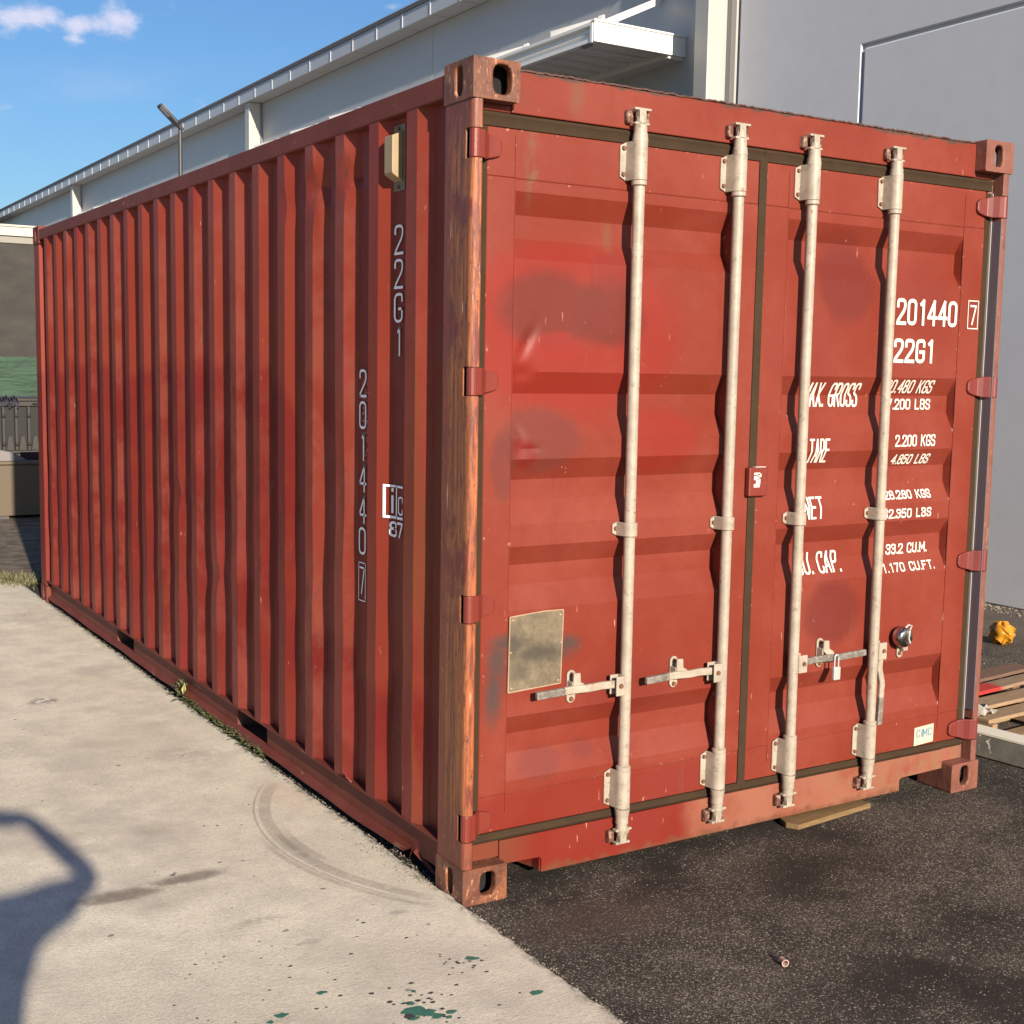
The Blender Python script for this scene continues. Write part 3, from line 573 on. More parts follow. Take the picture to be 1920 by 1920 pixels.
def casting(cx, cy, top, mat, hole_front, hole_side):
    # cx: 0 left / 1 right, cy: 0 door end / 1 far end
    g = G(); w_, l_, h_ = .162, .178, .118
    x0 = 0 if cx == 0 else W - w_; y0 = 0 if cy == 0 else L - l_; z0 = H - h_ if top else 0
    x1, y1, z1 = x0 + w_, y0 + l_, z0 + h_
    yf = y0 if cy == 0 else y1; nf = -1 if cy == 0 else 1
    xs = x0 if cx == 0 else x1; ns = -1 if cx == 0 else 1
    g.holed(((x0 + x1) / 2, yf, (z0 + z1) / 2), (1, 0, 0), (0, 0, 1), (0, nf, 0), w_ / 2, h_ / 2, hole_front[0], hole_front[1], 0, .028, hole_front[2])
    g.holed((xs, (y0 + y1) / 2, (z0 + z1) / 2), (0, 1, 0), (0, 0, 1), (ns, 0, 0), l_ / 2, h_ / 2, hole_side[0], hole_side[1], 0, .028, hole_side[2])
    xo = x1 if cx == 0 else x0; yo = y1 if cy == 0 else y0
    g.add([(xo, y0, z0), (xo, y1, z0), (xo, y1, z1), (xo, y0, z1)], [(0, 1, 2, 3)])
    g.add([(x0, yo, z0), (x1, yo, z0), (x1, yo, z1), (x0, yo, z1)], [(0, 1, 2, 3)])
    for z in (z0, z1): g.add([(x0, y0, z), (x1, y0, z), (x1, y1, z), (x0, y1, z)], [(0, 1, 2, 3)])
    # near-black box behind the holes, their inner shade painted as colour
    e = .030; a = (x0 + e, y0 + e, z0 + .012); b = (x1 - e, y1 - e, z1 - .012)
    c = G(); c.box(a, b)
    o = g.build('corner_casting', mat, box, bevel=.007, seg=3)
    i_ = G(); xa, xb = (x0 + .085, x1 - .006) if cx == 0 else (x0 + .006, x1 - .085); ya, yb = (y0 + .075, y1 - .006) if cy == 0 else (y0 + .006, y1 - .075)
    i_.box((xa, ya, z0 + .006), (xb, yb, z1 - .006)); i_.build('casting_hole_shade', M['dark'], o)
    return o
casting(0, 0, True, M['cast_top'], (.032, .043, (.020, .002)), (.021, .043, (0, 0)))
casting(1, 0, True, M['cast_pale'], (.024, .040, (-.004, .002)), (.03, .04, (0, 0)))
casting(0, 0, False, M['cast'], (.028, .038, (.012, .002)), (.020, .042, (0, 0)))
casting(1, 0, False, M['cast_pale'], (.026, .040, (.0, .004)), (.03, .04, (0, 0)))
for t in (True, False):
    casting(0, 1, t, M['rail'], (.03, .04, (0, 0)), (.028, .042, (0, 0))); casting(1, 1, t, M['rail'], (.03, .04, (0, 0)), (.03, .04, (0, 0)))

HZ = [2.345, 1.643, .945, .248]     # hinge centres
# door posts
def arcp(cx, cy, r, a0, a1, n=6): return [(cx + r * math.cos(R(a0 + (a1 - a0) * i / n)), cy + r * math.sin(R(a0 + (a1 - a0) * i / n))) for i in range(n + 1)]
def door_post(side):
    full = [(.003, .172)] + [(.003, .030)] + arcp(.021, .022, .018, 180, 270) + [(.034, .004), (.040, .010), (.040, .058), (.062, .064), (.062, .172)]
    cut = [(.003, .172), (.003, .046), (.009, .046), (.009, .125), (.062, .125), (.062, .172)]
    back = [(.040, .052), (.062, .064), (.062, .125), (.040, .125)]
    if side: full, cut, back = [[(W - x, y) for x, y in p] for p in (full, cut, back)]
    g = G(); zs = [.118]
    for c in sorted(HZ): zs += [c - .044, c + .044]
    zs.append(H - .118)
    for i in range(len(zs) - 1):
        if i % 2 == 0: g.prism(full, 'z', zs[i], zs[i + 1])
        else: g.prism(cut, 'z', zs[i], zs[i + 1]); g.prism(back, 'z', zs[i], zs[i + 1])
    return g.build('corner_post', M['cast_pale'] if side else M['post'], box, smooth=30)
door_post(0); door_post(1)
for sx in (0, 1):
    g = G(); x0 = 0.004 if sx == 0 else W - .064
    g.prism([(x0, L - .155), (x0 + .045, L - .155), (x0 + .06, L - .14), (x0 + .06, L - .004), (x0, L - .004)], 'z', .118, H - .118)
    g.build('corner_post', M['rail'] if sx else M['side'], box, bevel=.006, seg=2)

# rails
for sx in (0, 1):
    g = G(); x0 = .002 if sx == 0 else W - .062
    g.box((x0, .178, 2.497), (x0 + .060, L - .178, 2.566)); g.build('top_side_rail', M['rail'], box, bevel=.004, seg=2)
def bottom_rail(sx):
    sgn = 1 if sx == 0 else -1; ox = 0 if sx == 0 else W
    X = lambda v: ox + sgn * v
    g = G()
    segs = [(.178, 1.75), (2.115, 3.80), (4.145, L - .178)]
    # top flange runs through
    g.prism([(X(.003), .156), (X(.003), .163), (X(.052), .163), (X(.052), .156)], 'y', .178, L - .178)
    for a, b in segs:
        g.box((min(X(.030), X(.036)), a, .050), (max(X(.030), X(.036)), b, .156))
    ob = g.build('bottom_side_rail', M['rail'], box)
    # lower lip, bent near the door end
    g = G(); ys = [.40 + i * .03 for i in range(int((L - .178 - .40) / .03) + 1)]; top = []; lip = []
    if sx: ys = [.178 + i * .1 for i in range(57)]
    rows = []
    for y in ys:
        k = max(0, 1 - (y - .40) / .45) ** 2 if not sx else 0
        wv = .002 * math.sin(y * 5.1) + .0015 * math.sin(y * 13)
        rows.append([(X(.036), y, .064), (X(.020 - .006 * k), y, .054 + wv + .004 * k), (X(.004 - .010 * k), y, .043 + wv + .016 * k), (X(.0045 - .010 * k), y, .036 + wv + .016 * k), (X(.022), y, .043 + wv + .012 * k)])
    g.grid(rows); 
    if not sx:    # torn curl at the end of the lip
        g.grid([[(X(.036 - .034 * math.sin(t)), .395 - .02 * t, .070 - .03 * t + s_) for s_ in (0, -.006)] for t in (0, .4, .8, 1.2, 1.57)])
        g.grid([[(X(.030 + .004 * i), .37 - .055 * i, .066 - .020 * i), (X(.016 + .006 * i), .365 - .055 * i, .056 - .018 * i)] for i in range(4)])
    g.build('rail_lip', M['rail'], ob, smooth=40)
    # fork pockets
    for a, b in ((1.75, 2.115), (3.80, 4.145)):
        g = G(); g.box((min(X(.036), X(1.2)), a - .004, .050), (max(X(.036), X(1.2)), a, .155)); g.box((min(X(.036), X(1.2)), b, .050), (max(X(.036), X(1.2)), b + .004, .155))
        g.box((min(X(.010), X(1.2)), a, .046), (max(X(.010), X(1.2)), b, .050)); g.box((min(X(.06), X(1.2)), a, .152), (max(X(.06), X(1.2)), b, .155))
        g.build('fork_pocket', M['under'], ob)
bottom_rail(0); bottom_rail(1)
g = G(); g.box((.075, .20, .130), (W - .075, L - .1, .156)); g.build('floor', M['under'], box)
for i in range(18):
    g = G(); g.box((.075, .45 + i * .3, .052), (W - .075, .50 + i * .3, .130)); g.build('floor_bearer', M['under'], box) if i in (0, 1, 2) else None

# corrugated side wall
def rib_profile():
    pts = []; D = .040
    pts.append((D, .165))
    for k in range(20):
        B = .360 + .279 * k
        pts += [(D, B - .068), (.004, B), (.004, B + .073), (D, B + .141)]
    pts.append((D, L - .16)); return pts
def side_x(y, z, prof):
    for (xa, ya), (xb, yb) in zip(prof, prof[1:]):
        if ya <= y <= yb: return xa + (xb - xa) * (y - ya) / max(1e-6, yb - ya)
    return prof[0][0]
PROF = rib_profile()
def side_wall(sx):
    g = G(); ys = []
    for (xa, ya), (xb, yb) in zip(PROF, PROF[1:]):
        ys.append(ya)
        if sx == 0: ys += [ya + (yb - ya) / 3, ya + 2 * (yb - ya) / 3]
    ys.append(PROF[-1][1]); nz_ = 60 if sx == 0 else 1
    zs = [.163 + (2.497 - .163) * i / nz_ for i in range(nz_ + 1)]; cols = []
    for y in ys:
        col = []
        for z in zs:
            x = side_x(y, z, PROF); yy = y
            if sx == 0:
                ph = y * 7.3
                k = max(0, 1 - abs(z - .7) / .75)
                yy += k * (.0018 * math.sin(z * 8 + ph) + .0014 * math.sin(z * 19 + 2 * ph)) * (.3 + .7 * abs(math.sin(ph)))
                x += k * .0022 * math.sin(z * 13 + ph * 1.7)
                for yc, zc, a, ry, rz in ((1.165, 2.335, .040, .07, .045), (.885, 2.355, .034, .06, .040), (1.46, 2.30, .010, .05, .05), (2.85, 1.05, .016, .08, .05), (2.3, .72, .014, .09, .05), (.95, 1.25, .006, .06, .2)):
                    d = math.exp(-((y - yc) / ry) ** 2 - ((z - zc) / rz) ** 2)
                    x += a * d * (1 if x < .03 else .1); yy -= a * .6 * math.exp(-((y - yc) / ry) ** 2 - ((z - zc + .03) / (rz * 2)) ** 2)
                x = min(x, .052)
            col.append((x if sx == 0 else W - x, yy, z))
        cols.append(col)
    g.grid(cols); return g.build('side_wall', M['side'], box, smooth=22)
side_wall(0); side_wall(1)
# far end wall and roof
g = G(); xs = []; 
for i in range(9):
    b = .08 + i * .25; xs += [(b, L - .045), (b + .07, L - .008), (b + .15, L - .008), (b + .22, L - .045)]
g.grid([[(x, y, .12), (x, y, 2.50)] for x, y in xs]); g.build('end_wall', M['side'], box)
g = G(); ys = []
for i in range(26):
    b = .12 + i * .225; ys += [(b, 2.571), (b + .05, 2.583), (b + .12, 2.583), (b + .17, 2.571)]
g.grid([[(.062, y, z), (W - .062, y, z)] for y, z in ys]); g.build('roof', M['rail'], box)
g = G(); g.box((.162, L - .06, 2.47), (W - .162, L - .004, 2.575)); g.build('end_header', M['rail'], box, bevel=.003)
g = G(); g.box((.162, L - .06, .02), (W - .162, L - .004, .16)); g.build('end_sill', M['rail'], box, bevel=.003)

# door header with uneven gutter edge, sill with fork pocket cutouts
g = G(); g.box((.163, .047, 2.452), (W - .163, .110, 2.578)); g.box((.062, .052, 2.452), (.163, .11, 2.4725)); g.box((W - .163, .052, 2.452), (W - .062, .11, 2.4725))
hd = g.build('door_header', M['header'], box, bevel=.003, seg=2)
g = G(); rows = []
x = .163
while x < W - .163:
    dz = rnd.uniform(-.0025, .0025); rows.append([(x, .052, 2.5785), (x, .044 + rnd.uniform(-.002, .002), 2.579 + dz), (x, .044, 2.584 + dz), (x, .12, 2.586)]); x += .012
g.grid(rows); g.build('header_flashing', simple('rusted_flashing', (.075, .035, .028), .7, 0, .5, 40), hd)
YD = .060      # outer face of the door leaves
prof = [(.163, .092), (.318, .088), (.326, .080), (.326, .036), (2.028, .036), (2.028, .080), (2.036, .088), (W - .163, .092), (W - .163, .172), (.163, .172)]
g = G(); g.prism(prof, 'y', .050, .058); g.box((.062, .056, .1185), (.163, .10, .172)); g.box((W - .163, .056, .1185), (W - .062, .10, .172))
g.box((.163, .058, .120), (W - .163, .16, .126))
for x0 in (.326, 2.028): g.box((x0 - .003, .058, .036), (x0 + .003, .30, .12))
for x0, x1 in ((.336, .352), (2.0, 2.02)): g.add([(x0, .06, .036), (x0 - .07, .30, .036), (x0 - .07, .30, .12), (x0, .06, .12)], [(0, 1, 2, 3)])
g.box((.17, .30, .04), (W - .17, .304, .12))
sill = g.build('door_sill', M['sill'], box, bevel=.0015)
# chipped bolt on lip ends of the sill corner
g = G(); 
for x0 in (.10,): g.prism([(.066, .0), (.150, -.0)], 'z', 0, 0) if False else None

# ------------------------------------------------ door leaves
ZR = [(2.225, 2.157, 2.085, 2.022), (1.675, 1.606, 1.538, 1.466), (1.400, 1.333, 1.268, 1.192), (1.123, 1.060, .995, .917), (.573, .508, .443, .361)]
DEP = .036
def door_depth(z):
    for a, b, c, d in ZR:
        if d <= z <= a:
            if z >= b: return DEP * (a - z) / (a - b)
            if z >= c: return DEP
            return DEP * (z - d) / (c - d)
    return 0
PAN = {0: (.186, 1.060), 1: (1.318, 2.245)}
def door_y(x, z):
    for xa, xb in PAN.values():
        if xa <= x <= xb:
            d = door_depth(z); e = min(x - xa, xb - x); return YD + min(d, max(0, e) * (DEP / .004))
    return YD
def dent(x, z):
    s = 0
    for cx, cz, a, rx, rz, sh in ((.240, 1.762, .008, .018, .050, .5), (.225, 1.672, .012, .045, .020, 0), (.225, 1.478, .005, .014, .026, -.3), (.262, 1.432, .006, .035, .009, .3), (.215, 1.43, .006, .03, .03, 0), (.60, 1.82, -.004, .25, .14, 0), (1.6, 1.84, -.003, .25, .16, 0), (.62, .72, .003, .2, .1, 0)):
        dx = x - cx + sh * (z - cz) * -1; s += a * math.exp(-(dx / rx) ** 2 - ((z - cz) / rz) ** 2)
    return s
def leaf(side, x0, x1):
    pa, pb = PAN[side]; zb, zt = .203, 2.408
    g = G(); g.box((x0, YD, zt - .145), (x1, YD + .045, zt)); g.box((x0, YD, zb), (x1, YD + .045, .322))
    g.box((x0, YD - .0015, .3225), (pa, YD + .045, zt - .1455)); g.box((pb, YD - .0015, .3225), (x1, YD + .045, zt - .1455))
    root = g.build('door_leaf', M['door'], box, bevel=.002, label='left door leaf with data plate and dents' if side == 0 else 'right door leaf with white weight markings')
    # pressed panel
    zs = set([.3225, zt - .1455])
    for r_ in ZR: zs.update(r_)
    zs = sorted(zs); full = []
    for a, b in zip(zs, zs[1:]):
        n = max(1, int(round((b - a) / .012))); full += [a + (b - a) * i / n for i in range(n)]
    full.append(zs[-1])
    xs = [pa, pa + .0042]; n = 80; xs += [pa + .0042 + (pb - pa - .0084) * i / n for i in range(1, n)] + [pb - .0042, pb]
    g = G(); g.grid([[(x, door_y(x, z) + .0005 + (dent(x, z) if pa < x < pb else 0), z) for z in full] for x in xs])
    g.build('door_panel', M['door'], root, smooth=20)
    # weld beads of the panel
    g = G(); g.tube([(pa, YD, zt - .1455), (pb, YD, zt - .1455)], .0022, 6); g.tube([(pa, YD, .3225), (pb, YD, .3225)], .0028, 6)
    g.tube([(pa, YD - .001, .26), (pa, YD - .001, 2.39)], .0016, 6); g.tube([(pb, YD - .001, .26), (pb, YD - .001, 2.39)], .0016, 6)
    g.build('weld_bead', M['door'], root)
    return root
LX0, LX1, RX0, RX1 = .086, 1.176, 1.206, 2.364
dl = leaf(0, LX0, LX1); dr = leaf(1, RX0, RX1)
# gaskets
def strip(pts, name, par, mat):
    g = G(); g.prism(pts[0], pts[1], pts[2], pts[3]); return g.build(name, mat, par, smooth=35)
for par, x0, x1 in ((dl, .066, LX1 + .017), (dr, LX1 + .019, RX1 + .029)):
    strip(([(YD - .004, 2.409), (YD + .02, 2.409), (YD + .02, 2.4515), (YD - .002, 2.4515), (YD - .008, 2.440), (YD - .003, 2.430)], 'x', x0, x1), 'top_gasket', par, M['gasket'])
    strip(([(YD - .004, .202), (YD + .02, .202), (YD + .02, .1725), (YD - .002, .1725), (YD - .008, .182), (YD - .003, .190)], 'x', x0, x1), 'bottom_gasket', par, M['gasket'])
strip(([(LX1, YD - .003), (LX1 + .008, YD - .006), (LX1 + .020, YD - .004), (RX0, YD - .008), (RX0, YD + .02), (LX1, YD + .02)], 'z', .190, 2.425), 'centre_gasket', dr, M['gasket'])
strip(([(.062, YD + .004), (.070, YD - .002), (LX0, YD + .001), (LX0, YD + .02), (.062, YD + .02)], 'z', .19, 2.41), 'hinge_side_gasket', dl, M['gasket'])
strip(([(RX1, YD - .001), (RX1 + .014, YD - .004), (RX1 + .025, YD - .004), (RX1 + .025, YD + .02), (RX1, YD + .02)], 'z', .215, 2.40), 'hinge_side_gasket', dr, M['gasket'])
strip(([(RX1 + .0252, YD - .012), (RX1 + .0285, YD - .012), (RX1 + .0285, YD + .02), (RX1 + .0252, YD + .02)], 'z', .215, 2.40), 'gasket_edge', dr, M['gasket_edge'])
g = G(); g.box((W - .0445, .006, .33), (W - .0405, .058, 1.30)); g.box((W - .0445, .006, .99), (W - .0405, .058, 2.29)); 
g = G(); g.box((W - .0445, .006, .33), (W - .0405, .058, 2.29)); g.build('post_rubber_strip', M['gasket_grey'], box)
# corner lip plates of the posts beside the door
# hinges
def hinge(side, zc, par, mat):
    X = (lambda v: v) if side == 0 else (lambda v: W - v)
    g = G(); n = 14; bx = .021; by = .020
    g.prism([(X(bx + .0175 * math.cos(2 * math.pi * i / n)), by + .0175 * math.sin(2 * math.pi * i / n)) for i in range(n)], 'z', zc - .0425, zc + .0425)
    # strap: from barrel, bends back to the leaf, tapers to a rounded end
    P = [(.030, .006, .0415), (.050, .012, .0415), (.066, .030, .041), (.082, .044, .036), (.105, .046, .031), (.124, .047, .025), (.132, .049, .014)]
    rows = []
    for x, y, h in P: rows.append([(X(x), y, zc - h), (X(x), y, zc + h)])
    vs = []; fs = []
    for x, y, h in P:
        vs += [(X(x), y, zc - h), (X(x), y, zc + h), (X(x), y + .014, zc + h), (X(x), y + .014, zc - h)]
    for i in range(len(P) - 1):
        a = 4 * i
        for k in range(4): fs.append((a + k, a + (k + 1) % 4, a + 4 + (k + 1) % 4, a + 4 + k))
    fs += [(0, 1, 2, 3), (4 * len(P) - 4, 4 * len(P) - 3, 4 * len(P) - 2, 4 * len(P) - 1)]
    g.add(vs, fs)
    hb = g.build('hinge', mat, par, bevel=.003, seg=2)
    return hb
for z in HZ: hinge(0, z, dl, M['hinge']); hinge(1, z, dr, M['hinge_r'])

# locking rods, their brackets, cams and keepers
RODS = [(.629, dl, -1), (1.050, dl, -1), (1.392, dr, 1), (1.809, dr, 1)]
YR = .020
def bracket(xc, z0, z1, par, big):
    # pressed saddle round the rod with flanges to both sides
    g = G(); r_ = .0255; ang = [R(180 - a) for a in range(0, 181, 15)]
    prof = [(xc + r_ * math.cos(a), YR - r_ * math.sin(a)) for a in ang]
    prof_in = [(xc + (r_ - .004) * math.cos(a), YR - (r_ - .004) * math.sin(a)) for a in ang]
    fl = .052 if big else .045; fr = .030 if big else .040
    out = [(xc - fl, YD - .006), (xc - r_ - .004, YD - .006)] + prof + [(xc + r_ + .002, YD - .006), (xc + fr, YD - .006)]
    inn = [(xc + fr, YD - .001), (xc + r_ - .003, YD - .001)] + prof_in[::-1] + [(xc - r_ + .003, YD - .001), (xc - fl, YD - .001)]
    n = len(out); rn = .012 if big else .008
    vs = []; fs = []
    for k, z in ((0, z0), (1, z1)):
        s_ = 1 if k == 0 else -1
        for j, p in enumerate(out):
            zz = z + s_ * (rn if j in (0, n - 1) else 0); vs.append((p[0], p[1], zz))
        for j, p in enumerate(inn):
            zz = z + s_ * (rn if j in (0, n - 1) else 0); vs.append((p[0], p[1], zz))
    m = 2 * n
    for i in range(m): fs.append((i, (i + 1) % m, m + (i + 1) % m, m + i))
    for j in range(n - 1):
        a, b = j, j + 1; c, d = m - 1 - j, m - 2 - j
        fs.append((a, b, d, c)); fs.append((m + a, m + c, m + d, m + b))
    g.add(vs, fs)
    o = g.build('rod_bracket', M['cream'], par, bevel=.0015, smooth=35)
    zb = (z0 + .020, z1 - .020) if big else ((z0 + z1) / 2,)
    for z in zb:
        b = G(); b.tube([(xc - fl + .013, YD - .006, z), (xc - fl + .013, YD - .013, z)], [.0082, .0065], 8); b.build('bolt', M['bolt'], par, smooth=30)
        b = G(); b.tube([(xc + fr - .006, YD - .006, z), (xc + fr - .006, YD - .010, z)], .005, 7); b.build('bolt', M['bolt'], par, smooth=30)
    return o
def cam_end(xc, zc, par, top):
    s = 1 if top else -1
    g = G(); g.tube([(xc, YR, zc - s * .045), (xc, YR, zc - s * .022)], [.0190, .0215], 16); g.tube([(xc, YR, zc - s * .020), (xc, YR, zc + s * .004)], [.017, .013], 12)
    g.box((xc - .012, YR - .012, zc - .022), (xc + .014, YR + .012, zc + .026))
    # fork plates of the cam
    g.box((xc - .030, YR - .010, zc + .021), (xc + .036, YR + .012, zc + .029)); g.box((xc - .028, YR - .010, zc - .024), (xc + .030, YR + .010, zc - .016))
    g.build('cam_end', M['cream'], par, bevel=.002, seg=2)
    for dx, w_ in ((-.046, .022), (.018, .024)):
        k = G(); k.box((xc + dx, YD - .034, zc - .020), (xc + dx + w_, YD - .008, zc + .022)); k.build('cam_keeper', M['cam'], par, bevel=.006, seg=2)
for xc, par, s in RODS:
    dz = 0
    g = G(); g.tube([(xc + .0006 * math.sin(i), YR, .15 + (2.455 - .15) * i / 8) for i in range(9)], .0190, 18)
    for z in (.352, 2.282): g.tube([(xc, YR, z - .010), (xc, YR, z - .006), (xc, YR, z + .006), (xc, YR, z + .010)], [.0200, .0250, .0250, .0200], 18)
    for z in (.200, 2.425): g.tube([(xc, YR, z - .014), (xc, YR, z + .012)], [.0265, .0235] if z > 1 else [.0235, .0265], 18)
    for z in (.182, 2.442): g.tube([(xc, YR, z - .022), (xc, YR, z + .022)], [.0225, .0215], 18)
    g.build('locking_rod', M['cream'], par, smooth=40)
    bracket(xc, 2.290, 2.412, par, True); bracket(xc, .215, .345, par, True); bracket(xc, 1.140, 1.186, par, False)
    cam_end(xc, 2.487, par, True); cam_end(xc, .113, par, False)
# handles
def hub(xc, zc, par, bent=1):
    g = G()    # vertical hub plate with rounded ends
    pr = [(xc + .017 * math.cos(R(a)), zc + .036 + .017 * math.sin(R(a))) for a in range(0, 181, 20)] + [(xc + .017 * math.cos(R(a)), zc - .040 + .017 * math.sin(R(a))) for a in range(180, 361, 20)]
    g.prism(pr, 'y', YD - .007, YD - .001); o = g.build('handle_hub', M['cream'], par, bevel=.001)
    for z in (zc + .038, zc - .044):
        b = G(); b.tube([(xc, YD - .007, z), (xc, YD - .014, z)], [.0085, .007], 8); b.build('bolt', M['bolt'], par, smooth=30)
    c = G()    # upper catch that swings over the handle
    c.prism([(xc - .012, zc + .050), (xc + .014, zc + .048), (xc + .016, zc + .018), (xc + .040 * bent, zc + .004), (xc + .042 * bent, zc - .010), (xc + .020 * bent, zc - .016), (xc - .014 * bent, zc + .010)], 'y', YD - .040, YD - .032)
    c.prism([(xc - .016, zc + .020), (xc - .010, zc + .020), (xc - .010, zc - .020), (xc - .016, zc - .020)], 'y', YD - .036, YD - .006)
    c.box((xc - .010, YD - .036, zc - .020), (xc + .012, YD - .006, zc - .014))
    c.build('handle_catch', M['cream'], par, bevel=.0015)
def lug(xc, zc, s, par, mat):
    g = G(); x0, x1 = sorted((xc + s * .010, xc + s * .052)); g.box((x0, YR - .022, zc - .034), (x1, YR - .016, zc + .032)); g.box((x0, YR + .014, zc - .034), (x1, YR + .020, zc + .032))
    x2, x3 = sorted((xc + s * .010, xc + s * .022)); g.box((x2, YR - .020, zc - .034), (x3, YR + .018, zc + .032))
    g.build('handle_lug', mat, par, bevel=.003, seg=2)
    b = G(); b.tube([(xc + s * .034, YR - .022, zc), (xc + s * .034, YR - .028, zc)], [.009, .007], 9); b.build('bolt', M['bolt'], par, smooth=30)
def handle(pts, mat, par, grip, thick=(.0075, .013)):
    g = G(); pts = [Vector(p) for p in pts]
    for a, b in zip(pts, pts[1:]):
        d = (b - a); u = d.normalized(); n_ = Vector((0, 1, 0)); v_ = u.cross(n_).normalized()
        g.obox((a + b) / 2, u, n_, v_, (d.length / 2 + .003, thick[0], thick[1]))
    g.build('door_handle', mat, par, bevel=.004, seg=2)
    g = G(); a, b = pts[-1], pts[-1] + (pts[-1] - pts[-2]).normalized() * grip
    d = b - a; u = d.normalized(); n_ = Vector((0, 1, 0)); v_ = u.cross(n_).normalized()
    g.obox((a + b) / 2, u, n_, v_, (d.length / 2, .0085, .0125)); gg = g.build('handle_grip', M['steel'], par, bevel=.004, seg=2)
    # embossed marks on the grip
    e = G()
    for i in range(9):
        t = .12 + .085 * i
        if i == 4: continue
        p = a + d * t; e.obox(p + Vector((0, -.0088, 0)), u, n_, v_, (.0035, .0008, .006 if i % 2 else .0045))
    e.build('grip_embossing', M['steel'], par)
lug(.629, .642, -1, dl, M['cream']); hub(.432, .650, dl)
handle([(.603, YR, .645), (.53, YR, .647), (.47, YR - .004, .646), (.415, YR + .004, .645), (.385, YR + .002, .6445)], M['cream'], dl, .115)
lug(1.050, .640, -1, dl, M['cream']); hub(.862, .652, dl)
handle([(1.024, YR, .643), (.95, YR, .647), (.90, YR - .004, .646), (.84, YR + .004, .646), (.815, YR + .002, .6455)], M['cream'], dl, .105)
lug(1.392, .628, 1, dr, M['cream']); hub(1.560, .648, dr)
handle([(1.440, YR, .628), (1.50, YR, .632), (1.56, YR - .004, .633), (1.62, YR + .002, .628), (1.66, YR, .630)], M['steel'], dr, .10)
lug(1.809, .634, 1, dr, M['cream'])
handle([(1.848, YR, .605), (1.850, YR + .004, .56), (1.868, YR + .004, .50), (1.866, YR + .004, .445)], M['cream'], dr, .11)
# retainer of the fourth rod, handle hanging free
g = G(); pr = [(1.995 + .016 * math.cos(R(a)), .640 + .03 * math.sin(R(a)) if a <= 180 else .598 + .016 * math.sin(R(a))) for a in range(0, 361, 20)]
g.prism(pr, 'y', YD - .007, YD - .001); g.box((1.985, YD - .03, .622), (2.012, YD - .006, .632)); g.box((1.992, YD - .028, .612), (2.016, YD - .010, .640)); g.build('handle_hub', M['cream'], dr, bevel=.001)
b = G(); b.tube([(1.992, YD - .007, .600), (1.992, YD - .014, .600)], [.0085, .007], 8); b.build('bolt', M['bolt'], dr, smooth=30)

# seal cover over the door gap
g = G(); g.box((1.158, YD - .028, 1.250), (1.244, YD - .006, 1.352)); g.box((1.235, YD - .010, 1.255), (1.262, YD - .0015, 1.350))
sb = g.build('seal_cover', M['hinge'], dr, bevel=.004, seg=2)
g = G(); z0 = 1.278
for (xa, za), (xb, zb) in (((.012, .004), (.040, .016)), ((.012, .030), (.036, .044)), ((.030, .014), (.042, .034)), ((.012, .048), (.040, .056)), ((.030, .040), (.046, .052)), ((.022, .016), (.032, .030))):
    g.box((1.166 + xa, YD - .0292, z0 + za), (1.166 + xb, YD - .0284, z0 + zb))
g.box((1.185, YD - .029, 1.3525), (1.232, YD - .010, 1.3545)); g.build('torn_sticker', M['white'], dr)
# data plate
g = G(); a = (.165, .902); pts = [(.187, .655), (.388, .665), (.394, .908), (.320, .909), (.190, .900)]
g.prism(pts, 'y', YD - .008, YD - .004); pl = g.build('data_plate', M['plate'], dl, bevel=.0008, label='weathered grey metal data plate smeared with dark paint')
g = G()
for (xa, za), (xb, zb) in zip(pts, pts[1:] + pts[:1]): g.tube([(xa, YD - .0075, za), (xb, YD - .0075, zb)], .0022, 6)
g.build('plate_rim', M['plate_edge'], dl)
for x, z in ((.199, .668), (.378, .676), (.382, .893), (.201, .889), (.388, .80), (.194, .785)):
    b = G(); b.sphere((x, YD - .008, z), .0042, 8, 4); b.build('rivet', M['plate_edge'], dl, smooth=40)
g = G()          # faint embossed lines of the plate
for i in range(15):
    z = .872 - i * .0135; x = .205
    while x < .370:
        l_ = rnd.uniform(.004, .018)
        if rnd.random() < .62: g.box((x, YD - .0088, z), (x + l_, YD - .0078, z + .0045))
        x += l_ + rnd.uniform(.003, .008)
g.build('plate_embossing', M['plate'], dl)['kind'] = 'stuff'

